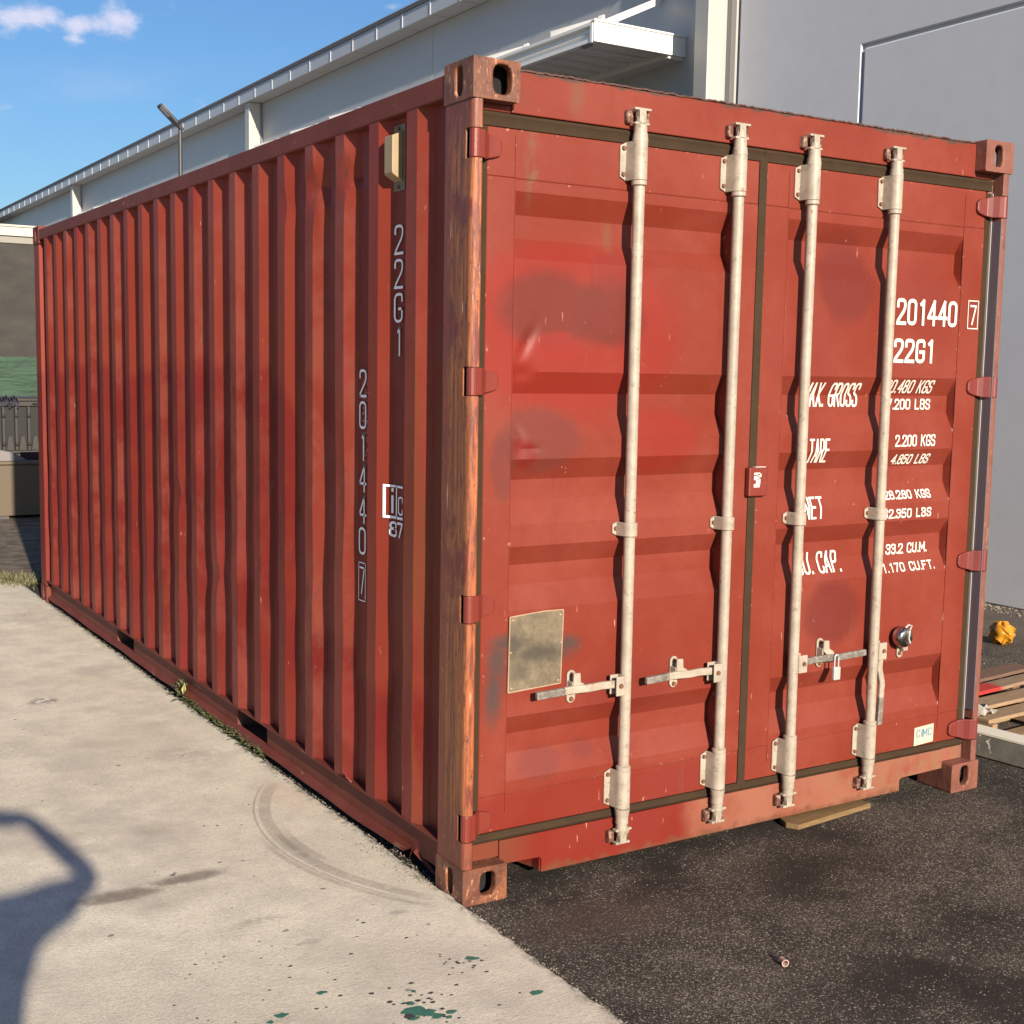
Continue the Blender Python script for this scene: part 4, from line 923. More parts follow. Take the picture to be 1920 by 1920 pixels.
# ---------------------------------------------------------------- stroke lettering
def fillet(pts, r, closed=False, n=4):
    out = []; N = len(pts); P = [Vector((p[0], p[1])) for p in pts]
    for i in range(N):
        if not closed and i in (0, N - 1): out.append(P[i]); continue
        a, b, c = P[i - 1], P[i], P[(i + 1) % N]; d1 = (a - b); d2 = (c - b); rr = min(r, d1.length * .49, d2.length * .49)
        s, e = b + d1.normalized() * rr, b + d2.normalized() * rr
        for k in range(n + 1):
            t = k / n; out.append(s * (1 - t) ** 2 + b * 2 * t * (1 - t) + e * t * t)
    if closed: out.append(out[0])
    return out
F = lambda p, r=.16, c=False: fillet(p, r, c)
GL = {'0': [F([(0, 0), (.4, 0), (.4, 1), (0, 1)], .22, True)], '1': [[Vector((.10, .86)), Vector((.24, 1)), Vector((.24, 0))]],
 '2': [F([(0, .74), (0, 1), (.4, 1), (.4, .62), (.02, .10), (0, 0)], .2) + [Vector((0, 0)), Vector((.42, 0))]],
 '3': [F([(0, .78), (0, 1), (.4, 1), (.4, .54), (.14, .54)], .2), F([(.14, .54), (.4, .54), (.4, 0), (0, 0), (0, .22)], .2)],
 '4': [[Vector((.32, 0)), Vector((.32, 1)), Vector((0, .3)), Vector((.44, .3))]],
 '5': [[Vector((.4, 1)), Vector((.03, 1)), Vector((0, .58))], F([(0, .58), (.4, .62), (.4, 0), (0, 0), (0, .2)], .2)],
 '6': [F([(.4, .8), (.4, 1), (0, 1), (0, 0), (.4, 0), (.4, .56), (0, .56)], .2)],
 '7': [[Vector((0, 1)), Vector((.4, 1)), Vector((.14, 0))]],
 '8': [F([(.02, .54), (.38, .54), (.38, 1), (.02, 1)], .17, True), F([(0, 0), (.4, 0), (.4, .54), (0, .54)], .19, True)],
 'A': [[Vector((0, 0)), Vector((.2, 1)), Vector((.4, 0))], [Vector((.07, .3)), Vector((.33, .3))]],
 'B': [F([(0, .54), (.36, .54), (.36, 1), (0, 1)], .14), F([(0, 1), (0, 0), (.4, 0), (.4, .54), (0, .54)], .16)],
 'C': [F([(.4, .76), (.4, 1), (0, 1), (0, 0), (.4, 0), (.4, .24)], .2)], 'E': [[Vector((.38, 1)), Vector((0, 1)), Vector((0, 0)), Vector((.38, 0))], [Vector((0, .54)), Vector((.32, .54))]],
 'F': [[Vector((.38, 1)), Vector((0, 1)), Vector((0, 0))], [Vector((0, .54)), Vector((.32, .54))]],
 'G': [F([(.4, .76), (.4, 1), (0, 1), (0, 0), (.4, 0), (.4, .46)], .2), [Vector((.4, .46)), Vector((.22, .46))]],
 'I': [[Vector((.1, 0)), Vector((.1, 1))]], 'K': [[Vector((0, 0)), Vector((0, 1))], [Vector((.4, 1)), Vector((0, .42))], [Vector((.13, .6)), Vector((.4, 0))]],
 'L': [[Vector((0, 1)), Vector((0, 0)), Vector((.36, 0))]], 'M': [[Vector((0, 0)), Vector((0, 1)), Vector((.26, .30)), Vector((.52, 1)), Vector((.52, 0))]],
 'N': [[Vector((0, 0)), Vector((0, 1)), Vector((.4, 0)), Vector((.4, 1))]], 'O': [F([(0, 0), (.4, 0), (.4, 1), (0, 1)], .2, True)],
 'P': [F([(0, .46), (.4, .46), (.4, 1), (0, 1)], .18), [Vector((0, 1)), Vector((0, 0))]],
 'R': [F([(0, .5), (.4, .5), (.4, 1), (0, 1)], .18), [Vector((0, 1)), Vector((0, 0))], [Vector((.2, .5)), Vector((.42, 0))]],
 'S': [F([(.4, .78), (.4, 1), (0, 1), (0, .56), (.4, .46), (.4, 0), (0, 0), (0, .22)], .18)],
 'T': [[Vector((0, 1)), Vector((.42, 1))], [Vector((.21, 1)), Vector((.21, 0))]], 'U': [F([(0, 1), (0, 0), (.4, 0), (.4, 1)], .2)],
 'X': [[Vector((0, 0)), Vector((.4, 1))], [Vector((0, 1)), Vector((.4, 0))]], '.': [[Vector((.02, 0)), Vector((.02, .04))]], ' ': [],
 'i': [[Vector((.05, 0)), Vector((.05, .62))], [Vector((.05, .86)), Vector((.05, .92))]], 'c': [F([(.3, .5), (.3, .68), (0, .68), (0, 0), (.3, 0), (.3, .18)], .18)]}
ADV = {'.': .2, ' ': .42, '1': .56, 'I': .28, 'M': .74, 'i': .24}
def adv(ch): return ADV.get(ch, .60)
LAY = [0]
def ribbon(g, pts, wd, surf, dens=.010):
    # cut at sharp corners, each run lies a hair above the last so no faces share a plane
    run = [pts[0]]; closed = (pts[0] - pts[-1]).length < 1e-6; runs = []
    for i in range(1, len(pts)):
        run.append(pts[i])
        if i < len(pts) - 1:
            a = (pts[i] - pts[i - 1]).normalized(); b = (pts[i + 1] - pts[i]).normalized()
            if a.dot(b) < .55: runs.append(run); run = [pts[i]]
    runs.append(run)
    for r_ in runs: ribbon1(g, r_, wd, surf, dens, closed and len(runs) == 1)
def ribbon1(g, pts, wd, surf, dens, closed):
    LAY[0] = (LAY[0] + 1) % 7; lay = LAY[0] * .00022; dense = []
    for a, b in zip(pts, pts[1:]):
        n = max(1, int((b - a).length / dens)); dense += [a + (b - a) * i / n for i in range(n)]
    dense.append(pts[-1]); N = len(dense)
    if N < 2: return
    d0 = (dense[1] - dense[0]).normalized(); d1 = (dense[-1] - dense[-2]).normalized()
    if not closed: dense[0] = dense[0] - d0 * wd * .45; dense[-1] = dense[-1] + d1 * wd * .45
    rows = []; o0 = Vector(surf(0, 0)); nx = abs(Vector(surf(.1, 0)).x - o0.x) < 1e-6
    for i, p in enumerate(dense):
        if closed and i in (0, N - 1): a, b = dense[1] - dense[0], dense[-1] - dense[-2]
        else: a = dense[min(i + 1, N - 1)] - dense[min(i, N - 2)]; b = dense[max(i, 1)] - dense[max(i - 1, 0)]
        a, b = a.normalized(), b.normalized(); t = (a + b); t = t.normalized() if t.length > 1e-3 else a
        n_ = Vector((-t.y, t.x)); k = 1 / max(.5, abs(Vector((-a.y, a.x)).dot(n_))); row = []
        for s_ in (-1, 0, 1):
            q = surf(p.x + n_.x * wd / 2 * k * s_, p.y + n_.y * wd / 2 * k * s_)
            row.append((q[0] - lay, q[1], q[2]) if nx else (q[0], q[1] - lay, q[2]))
        rows.append(row)
    g.grid(rows)
def text(txt, x0, z0, x1, z1, wd, surf, name, mat, par, vertical=False):
    g = G(); tot = sum(adv(c) for c in txt) - (adv(txt[-1]) - (.4 if txt[-1] not in '.1i' else .06 if txt[-1] == '.' else .26)); sx = (x1 - x0 - wd) / tot; sz = (z1 - z0 - wd); cx = 0
    for ch in txt:
        for s_ in GL[ch]:
            ribbon(g, [Vector((x0 + wd / 2 + (cx + p.x) * sx, z0 + wd / 2 + p.y * sz)) for p in s_], wd, surf)
        cx += adv(ch)
    return g.build(name, mat, par)
on_door = lambda x, z: (x, door_y(x, z) - .0022, z)
for t, x0, z0, x1, z1, wd in [('201440', 1.888, 1.874, 2.227, 1.974, 0.0135), ('22G1', 1.883, 1.731, 2.100, 1.823, 0.0135), ('MAX. GROSS', 1.450, 1.563, 1.736, 1.653, 0.0085), ('30.480 KGS', 1.868, 1.615, 2.132, 1.667, 0.0068), ('67.200 LBS', 1.868, 1.552, 2.142, 1.594, 0.0068), ('TARE', 1.466, 1.358, 1.570, 1.448, 0.0078), ('2.200 KGS', 1.915, 1.411, 2.141, 1.457, 0.0068), ('4.850 LBS', 1.923, 1.341, 2.134, 1.381, 0.0065), ('NET', 1.452, 1.151, 1.553, 1.233, 0.0082), ('28.280 KGS', 1.884, 1.207, 2.145, 1.241, 0.0062), ('62.350 LBS', 1.868, 1.134, 2.139, 1.171, 0.0066), ('CU. CAP.', 1.447, 0.943, 1.677, 1.024, 0.0086), ('33.2 CU.M.', 1.931, 0.988, 2.167, 1.029, 0.0068), ('1.170 CU.FT.', 1.888, 0.922, 2.184, 0.957, 0.0060)]:
    text(t, x0, z0, x1, z1, wd, on_door, 'lettering', M['white'], dr, )
on_flat = lambda x, z: (x, YD - .0036, z)
text('7', 2.301, 1.886, 2.339, 1.964, .008, on_flat, 'lettering', M['white'], dr)
g = G(); fr = [Vector(p) for p in ((2.291, 1.872), (2.350, 1.872), (2.350, 1.980), (2.291, 1.980), (2.291, 1.872))]
ribbon(g, fr, .004, on_flat); g.build('lettering', M['white'], dr)
# maker sticker bottom right
g = G(); g.prism([(2.110, .206), (2.222, .212), (2.222, .286), (2.110, .280)], 'y', YD - .0022, YD - .0012); g.build('sticker', M['sticker'], dr)
text('CIMC', 2.122, .238, 2.212, .272, .0052, lambda x, z: (x, YD - .0030, z), 'lettering', M['pale_blue'], dr)
# lettering down the side wall, one sign under another
on_side = lambda y, z: (side_x(y, z, PROF) - .0058, y, z)
mir = lambda yc: (lambda u, z: on_side(2 * yc - u, z))       # reads from outside
def side_text(chars, yc, ztop, zbot, hw, wd):
    n = len(chars); pitch = (ztop - zbot) / n; hgt = pitch * .80
    for i, ch in enumerate(chars):
        z1 = ztop - pitch * i; g = G(); w0 = .26 if ch == '1' else .4
        for s_ in GL[ch]:
            ribbon(g, [Vector((yc - hw + p.x / .4 * 2 * hw if ch != '1' else yc - hw * .4 + p.x / .4 * 1.2 * hw, z1 - hgt + p.y * hgt)) for p in s_], wd, mir(yc))
        g.build('lettering', M['letter_side'], box)
side_text('22G1', .543, 2.148, 1.700, .026, .0088)
side_text('201440', .818, 1.668, .992, .024, .0090)
side_text('7', .818, .962, .845, .018, .0065)
g = G(); ribbon(g, [Vector(p) for p in ((.790, .842), (.846, .842), (.846, .980), (.790, .980), (.790, .842))], .0035, mir(.818)); g.build('lettering', M['letter_side'], box)
# square emblem with the letters i T C and 87 below
g = G(); yc = .555; m_ = mir(yc)
g.grid([[m_(.500 + .011 * i / 3, z) for z in (1.168, 1.22, 1.283)] for i in range(4)])
ribbon(g, [Vector((.504, 1.279)), Vector((.620, 1.279))], .0075, m_); ribbon(g, [Vector((.504, 1.172)), Vector((.620, 1.172))], .009, m_)
ribbon(g, [Vector((.562, 1.279)), Vector((.562, 1.172))], .007, m_); g.build('emblem', M['letter_side'], box)
g = G()
for ch, x0, z0, sx, sz in (('i', .530, 1.190, .13, .085), ('c', .578, 1.186, .10, .085)):
    for s_ in GL[ch]: ribbon(g, [Vector((x0 + p.x * sx, z0 + p.y * sz)) for p in s_], .009 if ch == 'i' else .006, m_)
for ch, x0 in (('8', .528), ('7', .572)):
    for s_ in GL[ch]: ribbon(g, [Vector((x0 + p.x * .085, 1.108 + p.y * .046)) for p in s_], .008, m_)
g.build('emblem', M['letter_side'], box)
# vent cover high on the side wall
g = G(); yc = .545; xw = .040
g.box((xw - .006, yc - .042, 2.262), (xw - .001, yc + .042, 2.475)); ve = g.build('vent_plate', M['vent'], box, bevel=.001)
g = G(); pr = [(xw - .006, 2.290), (xw - .044, 2.312), (xw - .046, 2.318), (xw - .046, 2.432), (xw - .044, 2.436), (xw - .006, 2.452)]
g.prism([(x, z) for x, z in pr], 'y', yc - .030, yc + .030); g.build('vent_cover', simple('vent_cover_paint', (.30, .22, .12), .5, 0, .15, 20), ve, bevel=.003, seg=2)
for z in (2.274, 2.463):
    b = G(); b.tube([(xw - .006, yc, z), (xw - .011, yc, z)], .006, 8); b.build('bolt', M['bolt'], ve)
# weld hooks / drip at the foot of one rib
g = G(); g.tube([(.004, .875, .178), (-.006, .865, .190), (-.004, .85, .178), (.006, .84, .165)], .0045, 6); g.build('lashing_hook', M['hinge'], box, smooth=40)

# ---------------------------------------------------------------- locks
pad = thing('padlock', 'small silver padlock hanging from the handle catch right of the third rod', 'padlock', (1.598, .010, .555))
g = G(); g.box((1.581, -.004, .548), (1.615, .012, .598)); g.build('lock_body', M['silver'], pad, bevel=.004, seg=2)
g = G(); g.tube([(1.588, .004, .595), (1.588, .004, .632)] + [(1.598 + .010 * math.cos(R(a)), .004, .632 + .012 * math.sin(R(a))) for a in range(165, 14, -25)] + [(1.608, .004, .632), (1.608, .004, .595)], .0032, 8); g.build('shackle', M['silver'], pad, smooth=50)
puck = thing('disc_padlock', 'round shiny steel disc padlock high on the retainer beside the fourth rod', 'padlock', (1.972, .020, .632))
g = G(); n = 28; cx, cz, yy = 1.972, .672, .022
ring = [(.036, .040), (.040, .034), (.041, .014), (.038, .004), (.030, -.002), (.012, -.004)]
rows = [[(cx + r_ * math.cos(2 * math.pi * i / n), yy - .020 + d, cz + r_ * math.sin(2 * math.pi * i / n)) for i in range(n + 1)] for r_, d in ring]
g.grid(rows); g.add([(cx + .012 * math.cos(2 * math.pi * i / n), yy - .024, cz + .012 * math.sin(2 * math.pi * i / n)) for i in range(n)], [tuple(range(n))]); g.add([(cx + .036 * math.cos(2 * math.pi * i / n), yy + .020, cz + .036 * math.sin(2 * math.pi * i / n)) for i in range(n)], [tuple(range(n))])
g.build('lock_body', M['chrome'], puck, smooth=40)
g = G(); g.tube([(cx + .016, yy - .020, cz + .030), (cx + .020, yy - .024, cz + .046), (cx + .006, yy - .020, cz + .052), (cx - .004, yy - .016, cz + .040)], .004, 8); g.tube([(cx + .010, yy - .024, cz + .028), (cx + .004, yy - .027, cz - .002), (cx + .012, yy - .026, cz - .020)], [.005, .003, .005], 8); g.build('shackle', M['silver'], puck, smooth=50)

# ---------------------------------------------------------------- small things round the container
pk = thing('wooden_plank', 'short yellowish wooden plank sticking out under the container door sill', 'plank', (1.62, .04, 0))
g = G(); g.prism([(1.400, .030), (1.425, -.012), (1.850, .030), (1.845, .085), (1.42, .085)], 'z', .002, .022); g.build('plank_board', M['wood_y'], pk, bevel=.002)
pc = thing('pipe_offcut', 'short pinkish copper pipe ring lying on the asphalt in front of the container', 'pipe', (.62, -.79, 0))
g = G(); n = 16; a = Vector((.612, -.778, .010)); b = Vector((.604, -.803, .010)); u = (b - a).normalized(); sd = Vector((u.y, -u.x, 0)); up = Vector((0, 0, 1))
def rg(c, r_): return [tuple(c + sd * r_ * math.cos(2 * math.pi * i / n) + up * r_ * math.sin(2 * math.pi * i / n)) for i in range(n + 1)]
g.grid([rg(a, .006), rg(a, .009), rg(b - u * .006, .009), rg(b, .011), rg(b, .0085), rg(a, .006)]); g.build('pipe_ring', M['copper'], pc, smooth=45)

def leafquad(g, p, d, ln, wd, up):
    d = Vector(d).normalized(); s_ = d.cross(Vector((0, 0, 1))).normalized() if abs(d.z) < .95 else Vector((1, 0, 0)); p = Vector(p)
    g.add([p, p + d * ln * .45 + s_ * wd + Vector((0, 0, up)), p + d * ln, p + d * ln * .45 - s_ * wd + Vector((0, 0, up))], [(0, 1, 2), (0, 2, 3)])
g = G(); gy = G()
for i in range(850):
    y = 1.72 + 1.15 * rnd.random() ** 1.1; x = rnd.gauss(.012, .016); z = rnd.uniform(.010, .045)
    a = rnd.uniform(0, 6.28); leafquad(g, (x, y, z), (math.cos(a), math.sin(a), rnd.uniform(-.1, .7)), rnd.uniform(.010, .030), rnd.uniform(.003, .008), .004)
for i in range(90):
    y = rnd.uniform(3.0, 6.0); a = rnd.uniform(0, 6.28); leafquad(g, (rnd.gauss(.015, .012), y, .01), (math.cos(a), math.sin(a), .5), rnd.uniform(.008, .02), .003, .002)
wd_ = g.build('weeds', M['leaf']); wd_['kind'] = 'stuff'; wd_['label'] = 'low green weeds growing in the gap between slab and container'
wp = thing('weed_plant', 'small leafy weed with one yellow leaf against the container rail', 'plant', (.02, 2.86, .012))
g = G()
for i in range(34):
    a = rnd.uniform(0, 6.28); z = rnd.uniform(.02, .10); leafquad(g, (.012 + rnd.gauss(0, .02), 2.86 + rnd.gauss(0, .035), z), (math.cos(a), math.sin(a), rnd.uniform(-.2, .9)), rnd.uniform(.025, .05), rnd.uniform(.008, .014), .006)
g.build('leaf', M['leaf'], wp)
g = G(); leafquad(g, (-.006, 2.80, .05), (.12, -.12, 1), .062, .012, 0); g.add([(-.008, 2.795, .05), (-.004, 2.772, .085), (-.002, 2.792, .112), (-.002, 2.815, .08)], [(0, 1, 2, 3)]); g.build('leaf', M['leaf_y'], wp, label='yellow leaf')
g = G(); g.tube([(.015, 2.86, .01), (.012, 2.855, .06), (.008, 2.84, .10)], .003, 6); g.build('stem', M['leaf'], wp)
g = G()
for i in range(900):
    t = rnd.random(); x = rnd.gauss(-.18 + .3 * t, .10); y = rnd.gauss(7.05 - .35 * t, .12); a = rnd.uniform(0, 6.28)
    leafquad(g, (x, y, .005), (math.cos(a), math.sin(a), rnd.uniform(.2, 1.6)), rnd.uniform(.03, .09), .004, .0)
gs = g.build('grass', M['grass']); gs['kind'] = 'stuff'; gs['label'] = 'dry tufts of grass at the far edge of the slab'

# pallets, beam, yellow bag in the gap to the building
def plank(g_, c, ang, ln, wd, th):
    u = Vector((math.cos(ang), math.sin(ang), 0)); g_.obox(c, u, (-u.y, u.x, 0), (0, 0, 1), (ln / 2, wd / 2, th / 2))
def pallet(name, label, cx, cy, z0, ang, mats, group, nb=4, bl=1.0):
    root = thing(name, label, 'pallet', (cx, cy, z0), group); u = Vector((math.cos(ang), math.sin(ang), 0)); v_ = Vector((-u.y, u.x, 0)); c = Vector((cx, cy, z0))
    def add(n_, off_u, off_v, z, ln, wd, th, along, mat):
        g_ = G(); g_.box((-ln / 2, -wd / 2, -th / 2), (ln / 2, wd / 2, th / 2)); o = g_.build(n_, mat, None, bevel=.002); o.parent = root
        o.location = u * off_u + v_ * off_v + Vector((0, 0, z)); o.rotation_euler = (0, 0, ang if along else ang + math.pi / 2)
    sl2 = nb * .165
    for k in (-1, 0, 1): add('stringer', 0, k * (bl / 2 - .02), .055, sl2, .038, .09, True, mats[1])
    for k in range(nb): add('deck_board', -sl2 / 2 + .07 + k * .165, 0, .110, bl, .10 + .02 * (k % 2), .018, False, mats[0][k % len(mats[0])])
    for k in range(2): add('bottom_board', -sl2 / 2 + .06 + k * (sl2 - .12), 0, .005, bl, .09, .012, False, mats[1])
    return root
# deck boards run roughly along the sight line to the wall
pallet('wooden_pallet', 'worn wooden pallet with pale boards and wrapped corner, nearest to the grey beam', 3.44, .53, .012, R(94), ([M['wood'], M['wood']], M['wood']), 'pallets in the gap', 2)
pallet('wooden_pallet', 'wooden pallet with red painted board ends behind the pale pallet', 3.60, .90, .008, R(96), ([M['wood_r'], M['wood_d'], M['wood_r']], M['wood_d']), 'pallets in the gap', 2)
g = G(); rows = []
for i in range(9):
    rows.append([(2.93 + i * .018 + rnd.uniform(-.006, .006), .40 + j * .022 + rnd.uniform(-.008, .008), .147 + .014 * math.sin(i * 1.7 + j * 2.3) + rnd.uniform(-.006, .006)) for j in range(6)])
g.grid(rows); wr = g.build('stretch_wrap', M['foil'], smooth=20); tag(wr, 'crumpled clear stretch wrap lying on the corner of the lower pallet', 'plastic wrap')
bm_ = thing('grey_beam', 'grey painted beam with white top edge lying on the asphalt beside the container', 'beam', (2.95, -.2, 0))
a = Vector((2.79, .36, 0)); b = Vector((2.95, -1.2, 0)); u = (b - a).normalized(); v_ = Vector((-u.y, u.x, 0)); 
g = G(); c = (a + b) / 2 + Vector((0, 0, .054)) + v_ * .05; g.obox(c, u, v_, (0, 0, 1), ((b - a).length / 2, .05, .050)); g.build('beam_body', M['beam'], bm_, bevel=.004)
g = G(); c = (a + b) / 2 + Vector((0, 0, .112)) + v_ * .05; g.obox(c, u, v_, (0, 0, 1), ((b - a).length / 2, .052, .007)); g.build('beam_cap', M['beam_top'], bm_, bevel=.002)
g = G(); n = 40; rows = []
for j in range(22):
    t = math.pi * j / 21; row = []
    for i in range(n):
        a_ = 2 * math.pi * i / n; fold = .020 * abs(math.sin(2.5 * a_ + 1.3 * math.sin(3 * t))) + .014 * math.sin(5 * a_ + 6 * t) * math.sin(4 * t) + rnd.uniform(-.004, .004)
        r_ = (.080 + fold) * (math.sin(t) ** .7) + .002
        row.append((4.965 + .75 * r_ * (1.0 + .25 * math.cos(a_)) * math.cos(a_), 1.83 + .75 * r_ * math.sin(a_), .070 - .066 * math.cos(t) + .012 * math.sin(4 * a_ + 3 * t)))
    row.append(row[0]); rows.append(row)
g.grid(rows); yb = g.build('plastic_bag', M['plastic_y'], smooth=35); tag(yb, 'crumpled orange yellow plastic bag on the asphalt beyond the container', 'plastic bag')

# ---------------------------------------------------------------- warehouse on the right
XW = 6.12
wh = thing('warehouse', 'long grey metal warehouse with pilasters, ribbed fascia and white canopies', 'building', (XW, 26, 0))
ys = [6.0, 11.72] + [17.75 + 6.1 * i for i in range(6)]
ys[3] = 24.0; ys = [6.02, 11.72, 17.85, 24.0, 30.2, 36.3, 42.4, 48.5]
for a, b in zip(ys, ys[1:]):
    g = G(); g.box((XW, a + .004, 0), (XW + .15, b - .004, 6.02)); g.build('wall_panel', M['metal_wall'], wh, bevel=.003)
g = G(); g.box((XW + .16, 6.02, 0), (XW + 22, 48.5, 6.0)); g.build('hall', M['metal_wall'], wh)
for y in (6.014, 17.757, 30.10, 42.3):
    g = G(); g.box((XW - .225, y, 0), (XW - .001, y + .19, 6.018)); g.build('pilaster', M['pil'], wh, bevel=.006, seg=2)
    if y > 7: g = G(); g.box((XW - .03, y - .045, 0), (XW - .001, y - .002, 6.018)); g.build('pilaster_trim', M['roof'], wh)
EX = 5.847
fp = G(); fp.box((EX, 0, 6.022), (EX + .02, .748, 6.200)); f0 = fp.build('fascia_panel', M['fascia'], wh, origin=(EX, 0, 6.022), bevel=.002)
fs_ = G(); fs_.box((EX - .010, -.010, 6.020), (EX + .002, .010, 6.202)); s0 = fs_.build('fascia_seam', M['seam'], wh, origin=(EX, 0, 6.022))
sp_ = G(); sp_.box((EX + .021, 0, 6.023), (XW - .001, .740, 6.030)); p0 = sp_.build('soffit_panel', M['soffit'], wh, origin=(EX, 0, 6.022))
n_f = 56; y0 = 5.98
for o in (f0, s0, p0): o.location.y += y0
for i in range(1, n_f):
    for o in (f0, s0, p0):
        c = o.copy(); C.objects.link(c); c.parent = wh; c.location = o.location + Vector((0, .757 * i, 0))
g = G(); g.box((EX + .022, 5.98, 6.031), (XW, 48.4, 6.034)); g.build('soffit_backing', M['roof'], wh)
g = G(); g.prism([(EX - .02, 6.204), (EX - .035, 6.235), (EX - .02, 6.262), (EX + 1.0, 6.30), (XW + 22, 7.4), (XW + 22, 6.21)], 'y', 5.98, 48.45); g.build('roof', M['roof'], wh)
g = G(); g.box((EX - .038, 5.98, 6.240), (EX - .034, 48.4, 6.250)); g.build('gutter_edge', M['seam'], wh)
# canopies
CX0 = 5.050
g = G()
g.box((CX0, 6.60, 4.665), (XW + .0, 6.625, 4.842)); g.build('canopy_end', M['canopy'], wh, bevel=.003)
g = G(); g.box((CX0 - .010, 6.585, 4.842), (XW - .0, 6.640, 4.860)); g.build('canopy_end_cap', M['canopy'], wh, bevel=.002)
g = G(); prof = [(CX0, 4.665), (CX0, 4.700), (CX0 + .03, 4.712), (CX0 + .03, 4.735), (CX0 + .012, 4.748), (CX0 + .03, 4.765), (CX0 + .03, 4.800), (CX0 - .006, 4.812), (CX0 - .006, 4.842), (CX0 + .06, 4.842), (CX0 + .06, 4.665)]
g.prism(prof, 'y', 6.66, 38); g.build('canopy_gutter', M['canopy'], wh, bevel=.001)
g = G(); g.box((CX0 - .006, 6.625, 4.660), (CX0 + .03, 6.66, 4.845)); g.build('gutter_end', M['canopy'], wh)
g = G(); g.box((CX0 + .02, 6.70, 4.648), (CX0 + .06, 6.84, 4.664)); g.build('canopy_bracket', M['roof'], wh)
g = G(); rows = []; y = 6.63
while y < 38:
    rows += [(y, 4.680), (y + .02, 4.728), (y + .11, 4.728), (y + .13, 4.680), (y + .24, 4.680)]; y += .25
g.grid([[(CX0 + .06, yy_, z), (XW - .19, yy_, z)] for yy_, z in rows]); g.build('canopy_deck', M['canopy_u'], wh)
g = G(); g.box((XW - .19, 6.63, 4.64), (XW - .003, 38, 4.74)); g.build('canopy_wall_beam', M['canopy_u'], wh)
g = G(); g.box((CX0 + .02, 6.63, 4.80), (XW - .003, 38, 4.835)); g.build('canopy_top', M['canopy'], wh)
for y in (6.66, 7.95, 11.87, 13.2, 14.6, 22.6, 24.0, 25.4):  # added plates of guessed shape, turned to catch the sun as pale strips
    g = G(); a = Vector((CX0 + .120, y, 4.885)); b = Vector((CX0 + .0, y + .66, 4.868)); d = (b - a); u = d.normalized(); nrm = Vector((-u.y, u.x, 0)).normalized()
    g.obox((a + b) / 2, u, nrm, u.cross(nrm), (d.length / 2, .006, .026)); g.obox(a, u, nrm, u.cross(nrm), (.03, .012, .034)); g.build('canopy_sun_strip', M['canopy'], wh)
for y in (6.66,):
    g = G(); a = Vector((CX0 + .13, y, 4.845)); b = Vector((XW, y + .35, 5.285)); d = b - a; u = d.normalized()
    g.obox((a + b) / 2, u, u.cross(Vector((0, 0, 1))).normalized(), u.cross(u.cross(Vector((0, 0, 1)))).normalized(), (d.length / 2, .012, .030)); g.build('tie_rod', M['canopy'], wh)

# grey concrete building whose wall stands beside the doors: panels with chamfered joints
tb = thing('concrete_building', 'tall smooth grey concrete building wall with a recessed panel line behind the container doors', 'building', (XW, -8, 0))
g = G(); g.box((XW + .022, -32, 0), (XW + 22, 5.90, 9.0)); g.build('hall', M['tilt'], tb)
g = G(); g.prism([(4.350, 0), (5.84, 0), (5.84, 9.0), (-31.9, 9.0), (-31.9, 4.337), (4.350, 4.337)], 'x', XW - .003, XW + .0215); g.build('wall_panel', M['tilt'], tb, bevel=.013)
g = G(); g.box((XW - .003, -31.9, 0), (XW + .0215, 4.322, 4.309)); g.build('wall_panel', M['tilt'], tb, bevel=.013)
g = G(); g.box((XW - .012, 5.868, 0), (XW + .021, 5.955, 9.0)); g.build('joint_trim', M['trim'], tb, bevel=.01)
g = G(); g.box((XW - .002, 5.958, 0), (XW + .03, 6.012, 9.0)); g.build('joint_infill', M['pil'], tb)
g = G(); g.box((XW - .05, -32, 8.98), (XW + 22, 6.0, 9.08)); g.build('parapet_cap', M['trim'], tb)

# ---------------------------------------------------------------- street light between container and warehouse
sl_ = thing('street_light', 'slim pole lamp with flat grey head standing in front of the warehouse', 'street light', (5.12, 19, 0))
g = G(); g.tube([(5.12, 19, 0), (5.12, 19, 3), (5.12, 19, 5.66)], [.055, .045, .032], 12); g.build('pole', M['lamp'], sl_, smooth=40)
g = G(); hd_ = Vector((-.395, 0, .37)).normalized(); side = Vector((.0, 1, 0)); upv = hd_.cross(side)
a = Vector((5.17, 19, 5.66)); 
prof3 = [(0, .045), (.10, .055), (.16, .100), (.40, .105), (.53, .100), (.56, .080)]
vs = []; 
for t, hw in prof3:
    c = a + hd_ * t; vs += [c - side * hw - upv * .025, c + side * hw - upv * .025, c + side * hw + upv * .03, c - side * hw + upv * .03]
fs = []
for i in range(len(prof3) - 1):
    for k in range(4): fs.append((4 * i + k, 4 * i + (k + 1) % 4, 4 * i + 4 + (k + 1) % 4, 4 * i + 4 + k))
fs += [(0, 1, 2, 3), (20, 21, 22, 23)]
g.add(vs, fs); g.build('lamp_head', M['lamp'], sl_, bevel=.01)
g = G()
for s_ in (-1, 1): g.obox(a + hd_ * .42 + upv * .034 * s_, hd_, side, upv, (.10, .075, .006))
g.build('lamp_lens', M['lens'], sl_)

